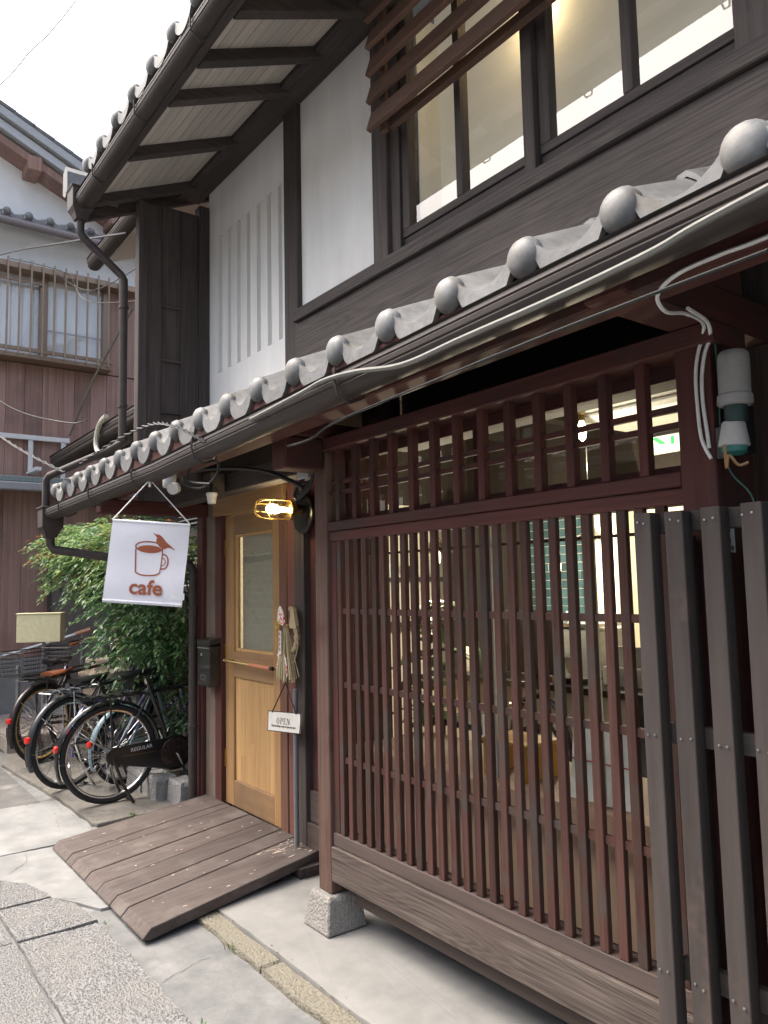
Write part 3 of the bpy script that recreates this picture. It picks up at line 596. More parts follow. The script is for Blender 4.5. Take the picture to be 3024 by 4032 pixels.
# text helper
def text_mesh(txt, size, m, name, parent, mat, extrude=.0004, offset=0.0, align='CENTER', sx=1.0):
    cu = bpy.data.curves.new(name, 'FONT'); cu.body = txt; cu.size = size; cu.extrude = extrude; cu.offset = offset; cu.align_x = align; cu.resolution_u = 4
    t = bpy.data.objects.new(name+'_tmp', cu); COL.objects.link(t)
    dg = bpy.context.evaluated_depsgraph_get(); me = bpy.data.meshes.new_from_object(t.evaluated_get(dg))
    bpy.data.objects.remove(t); me.transform(Matrix.Diagonal((sx,1,1,1))); me.transform(mat); me.materials.clear(); me.materials.append(m)
    o = bpy.data.objects.new(name, me); COL.objects.link(o); o.parent = parent; return o
def frame(o, xa, ya):
    """matrix whose x axis is xa and y axis is ya at origin o"""
    xa = Vector(xa).normalized(); ya = Vector(ya); ya = (ya-xa*ya.dot(xa)).normalized(); za = xa.cross(ya)
    return Matrix(((xa.x,ya.x,za.x,o[0]),(xa.y,ya.y,za.y,o[1]),(xa.z,ya.z,za.z,o[2]),(0,0,0,1)))
# cafe banner hanging from the gutter
BN = thing('cafe_banner', 'white cloth banner with brown mug print and the word cafe', 'banner', (-3.61,1.30,1.40))
bTL, bTR, bBR, bBL = (Vector(p) for p in ((-3.713,1.156,1.813),(-3.503,1.457,1.781),(-3.526,1.425,1.387),(-3.738,1.119,1.420)))
bn = (bTR-bTL).cross(bBL-bTL).normalized()
if bn.x < 0: bn = -bn
def bp(u, v, off=0):
    p = bTL*(1-u)*(1-v)+bTR*u*(1-v)+bBR*u*v+bBL*(1-u)*v
    return p+bn*(off+.004*math.sin(u*5+v*2)*math.sin(v*3.1)+.003*math.sin(v*9+1.3*u))
def bz(zx, zy):
    """print coordinates measured on the banner to u,v"""
    dx, dy = zx-765, zy-648; det = 672*722+93*47
    return ((dx*722+93*dy)/det, (672*dy-47*dx)/det)
m_cloth = surf('white_banner_cloth', (.80,.80,.83), (.74,.74,.78), (5,5,5), 3, (.8,.9), .1, None, spec=.1, var=0, fine=60)
cb = MB(); NU, NV = 14, 18
cb.loft([[bp(i/NU, j/NV) for i in range(NU+1)] for j in range(NV+1)], False); cb.loft([[bp(i/NU, j/NV, -.0012) for i in reversed(range(NU+1))] for j in range(NV+1)], False)
cb.build('cloth', m_cloth, BN, smooth=True)
for v in (.012,.975): MB().tube([bp(i/8, v, -.002) for i in range(9)], .007, 8).build('dowel', m_cloth, BN, smooth=True)
m_print = plain('brown_print', (.36,.105,.05), .8)
def inkline(pts, w, off=.0016):
    b = MB(); P = [Vector((x, y)) for x, y in pts]
    L1, L2 = [], []
    for i in range(len(P)):
        t = P[min(i+1,len(P)-1)]-P[max(i-1,0)]; t.normalize(); n_ = Vector((-t.y, t.x)); ww = w[i] if isinstance(w, list) else w
        L1.append(bp(*bz(*(P[i]+n_*ww)), off)); L2.append(bp(*bz(*(P[i]-n_*ww)), off))
    b.loft([L1, L2], False); return b
def cr2(pts, n=8): return [(p.x, p.y) for p in bez([(x, y, 0) for x, y in pts], n)]
ell = lambda cx, cy, rx, ry, a0, a1, n=28, sl=0: [(cx+rx*math.cos(a0+(a1-a0)*i/n), cy+ry*math.sin(a0+(a1-a0)*i/n)+sl*rx*math.cos(a0+(a1-a0)*i/n)) for i in range(n+1)]
mug = inkline(ell(1078,893,116,46,0,2*math.pi,30,.06), 6)
for q, w in ((cr2([(962,905),(957,1000),(955,1112)]),6), (cr2([(955,1112),(1000,1135),(1060,1142),(1120,1138),(1160,1122)]),6), (cr2([(1190,915),(1178,1020),(1160,1122)]),5),
             (cr2([(1186,960),(1215,965),(1233,1000),(1228,1050),(1205,1082),(1170,1085)]),6), (cr2([(1184,990),(1203,998),(1210,1022),(1200,1050),(1174,1060)]),4)):
    t_ = inkline(q, w); b0 = len(mug.v); mug.v += t_.v; mug.f += [tuple(i+b0 for i in f_) for f_ in t_.f]
mug.build('mug_print', m_print, BN)
MB().poly([bp(*bz(x, y), .0016) for x, y in ell(1080,912,104,34,0,2*math.pi,24,.05)]).build('coffee_print', m_print, BN)
bird = cr2([(1110,764),(1140,782),(1165,785),(1195,808),(1225,850),(1262,885),(1300,922),(1270,908),(1240,900),(1200,912),(1175,900),(1150,870),(1140,835),(1148,810),(1138,792),(1110,764)], 5)
bb = MB(); cen = bp(*bz(1185,860), .0018); P_ = [bp(*bz(x, y), .0018) for x, y in bird[:-1]]
for i in range(len(P_)): bb.poly([P_[i], P_[(i+1) % len(P_)], cen])
bb.build('bird_print', m_print, BN)
ux, vy = (bTR-bTL), (bTL-bBL)
o = text_mesh('cafe', .0975, m_print, 'cafe_lettering', BN, frame(bp(*bz(1036,1305), .0045)-Vector(BN.location), ux, vy), offset=.0022, sx=1.02)
MB().poly([bp(*bz(*p), .0014) for p in ((1252,1290),(1372,1298),(1368,1358),(1248,1350))]).build('corner_patch', plain('pale_patch', (.86,.86,.88), .8), BN)
m_string = plain('white_string', (.78,.78,.76), .8)
MB().tube([bTL, Vector((-3.612,1.298,2.0)), bTR], .0035, 6).tube([(-3.612,1.298,1.965),(-3.61,1.297,2.0),(-3.613,1.30,2.045)], .006, 6).build('string', m_string, BN, smooth=True)
# OPEN sign
SG = thing('open_sign', 'small white OPEN sign hanging on a dark cord at the door', 'sign', (-3.75,2.08,.70))
s0, s1, s2, s3 = Vector((-3.90,2.084,.788)), Vector((-3.545,2.082,.814)), Vector((-3.56,2.082,.709)), Vector((-3.912,2.084,.680))
MB().prism([s0,s1,s2,s3], (0,.008,0)).build('board', plain('sign_enamel', (.74,.73,.68), .4), SG, bevel=.002)
part_edge = MB().tube([s0,s1,s2,s3], .0028, 4, loop=True).build('edge', m_black, SG)
MB().tube([s0*.86+s1*.14-Vector((0,.004,.004)), Vector((-3.735,2.10,.955)), s0*.12+s1*.88-Vector((0,.004,.004))], .0035, 5).build('cord', plain('dark_cord', (.05,.03,.025), .9), SG)
sgx = (s1-s0).normalized(); sgo = lambda u, v: s0+(s1-s0)*u+(s3-s0)*v-Vector((0,.0012,0))
m_ink = plain('black_ink', (.03,.03,.03), .8)
def stroke(b, pts):   # serif capitals drawn in a unit box, u right, v down
    b.poly([sgo(*p) for p in pts])
ink = MB(); cap0, cap1 = .30, .60
def L(cx, boxes):
    for (a, c, d, e) in boxes: stroke(ink, [(cx+a,cap0+(cap1-cap0)*c),(cx+d,cap0+(cap1-cap0)*c),(cx+d,cap0+(cap1-cap0)*e),(cx+a,cap0+(cap1-cap0)*e)])
for i in range(20):
    a0, a1 = 2*math.pi*i/20, 2*math.pi*(i+1)/20
    rr = lambda a: (.043+.0, .043-.007-.012*abs(math.cos(a)))
    f_ = lambda a, k: (.325+rr(a)[k]*math.cos(a), .45+(.155 if k == 0 else .135)*math.sin(a))
    stroke(ink, [f_(a0,0), f_(a1,0), f_(a1,1), f_(a0,1)])
L(.395, [(0,0,.045,.07),(.012,.07,.028,.93),(0,.93,.045,1),(.028,0,.065,.07),(.065,.05,.082,.45),(.028,.45,.068,.52)])
L(.495, [(0,0,.078,.07),(.012,.07,.028,.93),(0,.93,.08,1),(.028,.46,.055,.53),(.07,.07,.078,.2),(.072,.8,.08,.93),(.05,.40,.056,.6)])
L(.598, [(0,0,.028,.06),(.01,.06,.017,.94),(0,.94,.03,1),(.065,0,.095,.06),(.077,.06,.085,.98)])
stroke(ink, [(.606,cap0),(.628,cap0),(.684,cap1),(.668,cap1)])
ink.build('open_lettering', m_ink, SG)
text_mesh('There is always a way to open any door', .0185, m_ink, 'small_lettering', SG, frame(sgo(.5,.76)-Vector(SG.location)-Vector((0,.0005,0)), sgx, Vector((0,0,1))), sx=.90)
# straw new year ornament
OR = thing('straw_ornament', 'straw rope ornament with red and white paper beside the door', 'ornament', (-3.70,2.1,.98))
m_straw = wood('dry_straw', (.36,.30,.17), (.52,.46,.29), 'z', g=120, lng=4, bump=.3)
st = MB()
for i in range(70):
    a = rs.uniform(-1,1); d = rs.uniform(-.02,.02); ln = rs.uniform(.0,.03)
    st.tube([(-3.755+.012*a,2.115+d*.3,1.26),(-3.74+.055*a,2.105+d,1.12),(-3.715+.098*a,2.095+d*1.6,.965+ln-.015*(1-abs(a)))], .0035, 4)
st.build('straw_tassel', m_straw, OR)
tw = MB()
for ph in (0, math.pi):
    path = bez([(-3.70,2.12,1.36),(-3.665,2.12,1.30),(-3.64,2.12,1.22),(-3.655,2.12,1.15),(-3.69,2.12,1.12)], 10)
    tw.tube([p+Vector((math.cos(i*.6+ph)*.009, math.sin(i*.6+ph)*.006, 0)) for i, p in enumerate(path)], .011, 6)
tw.build('twisted_rope', m_straw, OR, smooth=True)
MB().loft([[(-3.655+.03*w*c, 2.10, z) for c in (-1,0,1)]+[(-3.655+.03*w*c, 2.118, z) for c in (1,0,-1)] for z, w in ((1.36,.35),(1.31,.8),(1.265,1.3),(1.25,1.0))]).build('straw_fan', m_straw, OR)
m_redp = surf('patterned_paper', (.75,.72,.66), (.60,.06,.05), (70,70,70), 2, (.8,.9), 0, None, var=0, lo=.52, hi=.56)
MB().prism([(-3.80,2.085,1.28),(-3.785,2.085,1.35),(-3.765,2.085,1.37),(-3.735,2.085,1.34),(-3.715,2.085,1.285),(-3.73,2.085,1.26),(-3.765,2.085,1.27)], (0,.006,0)).build('paper_fan', m_redp, OR)
MB().prism([(-3.795,2.083,1.10),(-3.765,2.083,1.15),(-3.75,2.083,1.08),(-3.76,2.083,1.02),(-3.785,2.083,1.0),(-3.81,2.083,1.03),(-3.785,2.083,1.07)], (0,.005,0)).build('paper_fan', m_redp, OR)
MB().prism([(-3.715,2.083,1.11),(-3.695,2.083,1.07),(-3.685,2.083,1.0),(-3.695,2.083,.985),(-3.71,2.083,1.03),(-3.72,2.083,1.07)], (0,.005,0)).build('paper_fan', m_redp, OR)
part(OR, 'paper_strip', plain('white_paper', (.78,.77,.74), .8), (-3.765,2.078,1.11,-3.742,2.0815,1.235))
ib = MB()
for i, z in enumerate((1.222,1.195,1.168,1.14)):
    for q in range(3): ib.box(-3.762+rs.uniform(0,.004),2.0772,z-.006*q,-3.746-rs.uniform(0,.005),2.0778,z-.006*q+.0025)
    ib.box(-3.756,2.0772,z-.014,-3.753,2.0778,z+.004)
ib.build('strip_writing', m_ink, OR)
MB().tube(bez([(-3.80,2.08,1.265),(-3.775,2.075,1.29),(-3.76,2.075,1.265),(-3.785,2.075,1.25),(-3.80,2.08,1.265),(-3.795,2.08,1.18),(-3.80,2.08,1.12)], 5), .0035, 5).build('gold_cord', plain('gold_cord', (.6,.42,.06), .5), OR, smooth=True)
MB().tube(bez([(-3.655,2.10,1.34),(-3.61,2.10,1.24),(-3.60,2.10,1.16),(-3.63,2.10,1.09),(-3.66,2.10,1.06)], 6), .0035, 5).build('thin_rope', m_straw, OR, smooth=True)
MB().tube([(-3.83,2.172,1.262),(-3.83,2.165,1.22)], .012, 6).build('hook', m_brass, OR)
# boxes and wiring above the door
J1 = thing('junction_box', 'grey electrical box fixed under the eave by the lattice post', 'junction box', (-3.12,1.9,2.0))
part(J1, 'body', m_grey, (-3.20,1.87,1.985,-3.10,1.93,2.075), bevel=.006); part(J1, 'neck', m_grey, (-3.17,1.885,2.076,-3.13,1.915,2.13)); part(J1, 'upper_case', plain('dark_grey_case', (.16,.16,.16), .5), (-3.33,1.85,2.13,-3.16,1.93,2.19), bevel=.004)
cf = MB()
for i in range(6):
    a = rs.uniform(-.02,.02); cf.tube(bez([(-3.16+a,1.88,1.985),(-3.21+a,1.87,1.93+a*.6),(-3.15+a,1.86,1.905+a),(-3.08,1.87,1.95+a),(-3.05,1.88,2.0)], 5), .0045, 5)
cf.build('coiled_wires', m_cable, J1, smooth=True)
S1 = thing('sensor_light', 'small white sensor hanging under the dark beam above the door', 'sensor', (-4.02,1.83,1.98))
MB().lathe([(.022,0),(.028,.04),(.032,.045),(.032,.06),(.02,.065)], (-4.0,1.79,1.945), (0,0,1), 12).build('body', m_white, S1, smooth=True)
MB().tube([(-4.0,1.79,2.0),(-4.03,1.80,2.07),(-4.06,1.84,2.10)], .008, 6).tube(bez([(-3.99,1.79,2.0),(-3.95,1.78,2.03),(-3.92,1.80,2.0)], 4), .004, 5).build('wire', m_cable, S1, smooth=True)
S2 = thing('camera_box', 'grey round fitting under the gutter above the cafe banner', 'fitting', (-3.75,1.42,2.0))
MB().lathe([(.03,0),(.034,.01),(.034,.07),(.028,.08)], (-3.78,1.46,1.99), (0,0,1), 12).build('body', m_grey, S2, smooth=True)
MB().lathe([(.024,0),(.03,.01),(.03,.05)], (-3.72,1.47,1.985), (.6,-.5,-.2), 12).build('lens_hood', m_white, S2, smooth=True)
def cable(name, pts, r, m, label, n=8):
    return single(name, MB().tube(bez(pts, n), r, 6), m, label, 'cable', smooth=True)
cable('eave_cable', [(-.40,1.24,2.125),(-.585,1.24,2.108),(-.717,1.24,2.094),(-.813,1.24,2.080),(-1.039,1.24,2.067),(-1.327,1.24,2.059),(-1.562,1.24,2.052),(-1.78,1.24,2.085),(-1.95,1.24,2.098),(-2.09,1.24,2.088),(-2.45,1.245,2.07)], .0075, m_gcable, 'thick pale grey cable strung along under the lower gutter')
cable('eave_wire', [(-.62,1.30,2.03),(-1.1,1.30,2.02),(-1.6,1.30,2.0),(-2.0,1.31,1.985),(-2.3,1.40,1.99),(-2.6,1.48,2.02)], .004, m_cable, 'thin black wire sagging below the pale cable under the gutter')
cable('door_cable', [(-4.45,1.62,2.08),(-4.1,1.70,2.13),(-3.75,1.76,2.11),(-3.45,1.82,2.06),(-3.25,1.86,1.99),(-3.14,1.875,1.94)], .012, m_cable, 'black cable bundle arching over the door to the grey box')
cable('eave_coil', [(-3.25,1.30,2.03),(-3.35,1.36,1.96),(-3.30,1.42,1.93),(-3.18,1.44,1.97),(-3.12,1.42,2.03),(-3.22,1.38,2.06),(-3.33,1.37,1.97),(-3.22,1.43,1.94)], .006, m_cable, 'looped black cable hanging from the gutter above the door')
# conduit and parts on the right-hand post
cable('post_conduit', [(-.45,1.485,2.15),(-.71,1.488,2.138),(-.81,1.488,2.138),(-.908,1.488,2.130),(-.965,1.50,2.105),(-.985,1.56,2.085),(-1.01,1.68,2.112),(-1.03,1.79,2.118),(-1.047,1.82,2.095),(-1.064,1.822,2.055),(-1.075,1.822,2.0),(-1.076,1.822,1.927),(-1.07,1.822,1.83),(-1.047,1.822,1.772)], .0048, m_white, 'white conduit curving from the eave down the right lattice post')
cable('post_conduit', [(-.99,1.66,2.115),(-1.012,1.78,2.112),(-1.03,1.822,2.085),(-1.047,1.822,2.045),(-1.058,1.822,1.99),(-1.060,1.822,1.925),(-1.054,1.822,1.85),(-1.05,1.822,1.80)], .0048, m_white, 'second white conduit beside the curving one on the right post')
cable('green_wire', [(-1.028,1.84,2.08),(-1.03,1.85,1.95),(-1.033,1.85,1.85),(-1.02,1.86,1.74),(-.97,1.87,1.66),(-.965,1.87,1.5)], .0025, plain('green_insulation', (.03,.12,.09), .5), 'thin green earth wire hanging beside the white plastic bell')
I1 = thing('plastic_cylinder', 'upper white plastic cylinder fitting beside the right lattice post', 'fitting', (-.97,1.87,1.88))
MB().lathe([(.030,.135),(.036,.128),(.038,.118),(.0385,.025),(.042,.022),(.043,.0),(.038,-.004)], (-.990,1.85,1.905), (0.02,0,1), 20).build('body', plain('grey_white_plastic', (.34,.34,.33), .55), I1, smooth=True)
MB().lathe([(.028,0),(.028,.045)], (-.990,1.85,1.858), (0,0,1), 14).build('plug', plain('dark_green_plastic', (.02,.05,.045), .5), I1, smooth=True)
I2 = thing('plastic_cone', 'lower white plastic cone with green base beside the right post', 'fitting', (-.98,1.85,1.77))
MB().lathe([(.025,.062),(.028,.058),(.038,0),(.035,-.002)], (-1.0,1.85,1.800), (0.03,0,1), 20).build('shade', plain('white_cone_plastic', (.52,.52,.51), .5), I2, smooth=True)
MB().lathe([(.033,.0),(.030,-.016),(.018,-.024),(.0,-.026)], (-1.0,1.85,1.800), (0,0,1), 16).build('base', plain('teal_plastic', (.05,.24,.21), .45), I2, smooth=True)
MB().tube(bez([(-1.0,1.805,1.80),(-.995,1.80,1.74),(-.985,1.795,1.77),(-.97,1.81,1.745),(-.95,1.82,1.75)], 5), .004, 5).build('wires', plain('ochre_wire', (.35,.2,.09), .5), I2, smooth=True)
part(I2, 'bracket', m_black, (-1.036,1.83,1.77,-1.0,1.86,1.85), (-1.0,1.868,1.78,-.97,1.90,1.90))
AP = thing('address_plate', 'small white address plate on the side of the right lattice post', 'plate', (-1.038,1.86,1.55))
part(AP, 'plate', m_white, (-1.0395,1.832,1.535,-1.0365,1.892,1.605))
for tx, zz, sz in (('45',1.586,.02),('1',1.574,.014),('33',1.557,.02),('\u5927\u6d25\u5e02',1.540,.015)):
    text_mesh(tx, sz, m_ink, 'lettering', AP, frame(Vector((-1.0358,1.862,zz))-Vector(AP.location), (0,1,0), (0,0,1)))

# ================================================================== SLATTED FENCE ON THE RIGHT
F = thing('slat_fence', 'grey brown vertical slat screen standing in front of the right post', 'fence', (-.6,1.7,0))
first = None
for i in range(26):
    x = -1.2+i*.0935
    if first is None:
        b = MB(); b.box(0,0,0,.049,.044,1.6); first = b.build('slat', m_fence, F, local=True, bevel=.002); first.location = Vector((x,1.70,.04))-ORG[F.name]
    else: inst(first, F, Vector((x+rnd.uniform(-.002,.002),1.70+rnd.uniform(-.001,.001),.04+rnd.uniform(-.003,.002)))-ORG[F.name], rot=(rnd.uniform(-.002,.002),rnd.uniform(-.003,.003),rnd.uniform(-.03,.03)))
for z in (.50,1.062,1.588): part(F, 'rail', m_fencer, (-1.165,1.7455,z,1.2,1.774,z+.05), bevel=.002)
scr = None
for i in range(26):
    for z in (.525,1.088,1.613):
        for dx in (.013,.034):
            p = Vector((-1.2+i*.0935+dx+rnd.uniform(-.003,.003),1.6975,z+rnd.uniform(-.004,.004)))-ORG[F.name]
            if scr is None:
                scr = MB().lathe([(.0035,0),(.003,-.0018),(.001,-.002)], (0,0,0), (0,1,0), 6).build('screw', m_steel, F, local=True); scr.location = p
            elif i < 8: inst(scr, F, p)
part(F, 'end_post', m_fence, (-1.155,1.7755,.02,-1.10,1.82,1.58), (.9,1.7755,.02,.96,1.82,1.58))
# what lies behind the fence
part(H, 'recess_wall', m_dark['z'], (-1.13,2.15,.25,1.5,2.2,2.45))
part(H, 'recess_frame', m_dark['x'], (-1.035,2.08,1.70,1.5,2.149,1.80), bevel=.003)
part(H, 'recess_window', plain('dim_glass', (.02,.03,.035), .1), (-.98,2.13,.5,-.2,2.149,1.69))
cable('fence_pipe', [(-.905,1.93,1.55),(-.90,1.93,1.0),(-.895,1.93,.05)], .012, m_steel, 'grey steel pipe standing upright behind the slat screen', 3)

# ================================================================== CAFE INTERIOR
def struct(name, mb, m): return tag(mb.build(name, m), kind='structure')
struct('floor', MB().box(-4.98,2.37,.10,-1.06,5.2,.18), plain('brown_floor', (.14,.10,.075), .6))
struct('ceiling', MB().box(-4.98,2.30,2.78,-1.06,5.2,2.84), m_intdk)
struct('wall_back', MB().box(-4.98,4.62,.18,-1.06,4.72,2.18), m_int); struct('wall_back_upper', MB().box(-4.98,4.62,2.181,-1.06,4.72,2.78), m_intdk)
struct('wall_left', MB().box(-4.98,2.30,.18,-4.93,4.61,2.12), m_int); struct('wall_left_upper', MB().box(-4.98,2.30,2.121,-4.93,4.61,2.78), m_intdk)
struct('wall_right', MB().box(-1.13,2.21,.18,-1.06,4.61,2.78), m_int)
struct('wall_front', MB().box(-2.9,2.29,2.17,-1.06,2.33,2.78), m_intdk)
PW = struct('wall_pillar', MB().box(-3.44,4.3,.18,-3.18,4.61,2.17), m_int)
for i, x in enumerate((-4.4,-3.7,-3.0,-2.3,-1.6)):
    single('ceiling_beam', MB().box(x,2.34,2.62,x+.12,4.6,2.779), m_intdk, ['dark timber ceiling beam nearest the left wall inside the cafe','second dark timber ceiling beam from the left inside','middle dark timber ceiling beam inside the cafe','fourth dark timber ceiling beam from the left inside','rightmost dark timber ceiling beam inside the cafe'][i], 'beam', 'ceiling beams')
TW = struct('wall_tiled', MB().box(-4.24,4.565,.9,-3.445,4.615,2.1), plain('white_grout', (.72,.71,.67), .8))
m_blue = surf('blue_glazed_tile', (.06,.14,.17), (.10,.20,.23), (12,12,12), 3, (.12,.25), .02, None, spec=.6, var=.25)
tl = None
for r in range(18):
    for c in range(-1, 7):
        xa = -4.235+c*.122+(.061 if r % 2 else 0); xb_ = xa+.117
        if xa < -4.24 or xb_ > -3.44: continue
        p = Vector((xa,4.557,.905+r*.0645))
        if tl is None: tl = MB().box(0,0,0,.117,.009,.0595).build('wall_tile', m_blue, TW, local=True, bevel=.0015); tl.location = p
        else: inst(tl, TW, p)
CB = thing('tall_cabinet', 'dark tall cabinet left of the blue tiled wall inside the cafe', 'cabinet', (-4.55,4.4,.18))
part(CB, 'body', m_intdk, (-4.75,4.2,.18,-4.26,4.6,2.05), bevel=.004)
for a, c in ((-4.745,-4.508),(-4.502,-4.265)): part(CB, 'door', plain('charcoal_door', (.05,.048,.046), .5), (a,4.185,.20,c,4.199,2.03), bevel=.003)
CT = thing('cafe_counter', 'dark topped counter inside the cafe behind the lattice', 'counter', (-2.6,3.5,.18))
part(CT, 'top', plain('black_counter_top', (.02,.019,.018), .3), (-3.9,3.25,.88,-1.7,3.75,.915), bevel=.003)
part(CT, 'front_panel', plain('dark_counter_front', (.05,.044,.038), .6), (-2.45,3.33,.18,-1.72,3.36,.879)); part(CT, 'front_panel', m_int, (-3.88,3.33,.18,-2.455,3.36,.879))
EM = thing('espresso_machine', 'steel espresso machine on the counter before the blue tiles', 'coffee machine', (-3.2,3.55,.916))
part(EM, 'body', m_steel, (-3.35,3.45,.93,-2.72,3.72,1.20), bevel=.01); part(EM, 'top_rail', m_chrome, (-3.35,3.44,1.215,-2.72,3.73,1.235)); part(EM, 'drip_tray', m_black, (-3.33,3.34,.918,-2.74,3.449,.945))
for x in (-3.2,-2.95): MB().lathe([(.03,0),(.03,.04),(.02,.05)], (x,3.40,1.03), (0,0,1), 10).build('group_head', m_chrome, EM, smooth=True)
for x in (-3.3,-3.2,-3.1,-3.0): MB().lathe([(.02,0),(.028,.05),(.03,.06)], (x,3.6,1.236), (0,0,1), 10).build('cup', m_white, EM, smooth=True)
GR = thing('cash_register', 'grey cash register on the counter left of the small plant', 'register', (-2.55,3.5,.916))
part(GR, 'base', m_grey, (-2.64,3.40,.917,-2.40,3.65,1.02), bevel=.006); MB().hexa([(-2.63,3.42,1.02),(-2.41,3.42,1.02),(-2.41,3.50,1.02),(-2.63,3.50,1.02),(-2.63,3.47,1.12),(-2.41,3.47,1.12),(-2.41,3.51,1.12),(-2.63,3.51,1.12)]).build('screen', m_black, GR)
BT = single('syrup_bottle', MB().lathe([(.03,0),(.032,.01),(.032,.12),(.012,.16),(.012,.20)], (-2.33,3.42,.916), (0,0,1), 12), glass('bottle_glass', (.85,.75,.7), 1, 0, 1.45), 'clear glass bottle standing on the counter inside', 'bottle', smooth=True)
for i, (x, y, h, r_, c, lab) in enumerate(((-2.86,3.3,.16,.03,(.30,.12,.05),'amber jar on the counter left of the register'),(-2.24,3.32,.13,.035,(.62,.60,.55),'white canister on the counter beside the clear bottle'),(-3.55,3.35,.20,.028,(.05,.10,.05),'dark green bottle at the left of the counter'),(-3.68,3.38,.15,.035,(.55,.50,.42),'cream jar at the far left of the counter'),(-1.86,3.30,.18,.03,(.35,.05,.05),'red tin at the right end of the counter'))):
    single('counter_jar', MB().lathe([(r_*.9,0),(r_,.01),(r_,h*.7),(r_*.6,h*.8),(r_*.6,h),(r_*.5,h+.004)], (x,y,.916), (0,0,1), 12), plain('jar_%s' % lab.split()[0], c, .3), lab, 'jar', 'jars on the counter', smooth=True)
SHF = thing('wall_shelf', 'dark wall shelf with crockery on the left cafe wall', 'shelf', (-4.85,3.6,1.3))
for z in (1.15,1.50): part(SHF, 'board', m_intdk, (-4.925,3.1,z,-4.72,4.2,z+.03))
for i in range(9): MB().lathe([(.03,0),(.045,.05),(.05,.09+.02*(i % 3))], (-4.82,3.18+i*.115,1.181 if i % 2 else 1.531), (0,0,1), 10).build('cup', m_white if i % 3 else m_black, SHF, smooth=True)
def leafy(name, label, loc, h, n, ln, wd, seed, pot=None, col=((.02,.06,.015),(.05,.13,.03))):
    t = thing(name, label, 'plant', loc); r2 = random.Random(seed); b = MB(); s = MB()
    for i in range(n):
        a = r2.uniform(0,6.28); e = r2.uniform(.2,1.3); base = Vector((loc[0],loc[1],loc[2]+h*r2.uniform(.35,.9)))
        d = Vector((math.cos(a)*math.cos(e), math.sin(a)*math.cos(e), math.sin(e)*.7)); sd_ = d.cross(Vector((0,0,1))).normalized()
        P = [base+d*(ln*q)+Vector((0,0,-ln*.5*q*q)) for q in (0.15,.4,.7,1.0)]; w = [.2*wd, wd, .8*wd, .02*wd]
        b.loft([[p-sd_*ww, p+Vector((0,0,-.2*ww)), p+sd_*ww] for p, ww in zip(P, w)], False)
        s.tube([(loc[0],loc[1],loc[2]), base, P[0]], .005, 4)
    m = surf(name+'_leaf', col[0], col[1], (20,20,20), 2, (.35,.5), 0, None, var=.1)
    b.build('leaves', m, t, smooth=True); s.build('stems', plain(name+'_stem', (.05,.07,.02), .7), t)
    if pot: MB().lathe([(pot*.75,0),(pot,.9*pot*1.6),(pot*1.05,pot*1.6),(pot*.9,pot*1.55)], (loc[0],loc[1],loc[2]), (0,0,1), 14).build('pot', m_white, t, smooth=True)
    return t
leafy('rubber_plant', 'tall dark leafy plant behind the left half of the lattice', (-3.30,2.75,.18), 1.35, 55, .30, .055, 5, .14)
leafy('counter_plant', 'small green potted plant at the counter end near the screen', (-2.04,3.38,.916), .22, 26, .12, .03, 6, .05)
CH = thing('bentwood_chair', 'black bentwood chair with hoop back inside the cafe window', 'chair', (-2.42,2.75,.18))
hp = [(-2.24,2.66,.62),(-2.25,2.66,.80),(-2.32,2.66,.92),(-2.42,2.66,.96),(-2.52,2.66,.92),(-2.59,2.66,.80),(-2.60,2.66,.62)]
MB().tube(bez(hp, 6), .014, 8).tube(bez([(-2.30,2.665,.62),(-2.32,2.665,.78),(-2.42,2.665,.86),(-2.52,2.665,.78),(-2.54,2.665,.62)], 6), .009, 8).build('back_hoop', m_black, CH, smooth=True)
MB().lathe([(.2,0),(.21,.015),(.2,.03)], (-2.42,2.84,.60), (0,0,1), 20).build('seat', m_black, CH, smooth=True)
for dx, dy in ((-.15,-.15),(.15,-.15),(-.15,.15),(.15,.15)): MB().tube([(-2.42+dx,2.84+dy,.60),(-2.42+dx*1.2,2.84+dy*1.2,.18)], .014, 8).build('leg', m_black, CH, smooth=True)
CH2 = thing('low_table', 'dark low table with white vessel left of the bentwood chair', 'table', (-3.05,3.0,.18))
part(CH2, 'top', m_intdk, (-3.30,2.75,.72,-2.75,3.12,.75)); part(CH2, 'leg', m_intdk, (-3.28,2.77,.18,-3.24,2.81,.72)); part(CH2, 'leg', m_intdk, (-2.81,2.77,.18,-2.77,2.81,.72)); part(CH2, 'leg', m_intdk, (-3.28,3.06,.18,-3.24,3.10,.72)); part(CH2, 'leg', m_intdk, (-2.81,3.06,.18,-2.77,3.10,.72))
MO = thing('monitor_screen', 'dark flat monitor seen edge on above the counter', 'monitor', (-3.0,3.2,.93))
part(MO, 'panel', m_black, (-3.10,3.15,.98,-2.70,3.18,1.32), bevel=.006); part(MO, 'stand', m_black, (-2.93,3.16,.92,-2.87,3.2,.98))
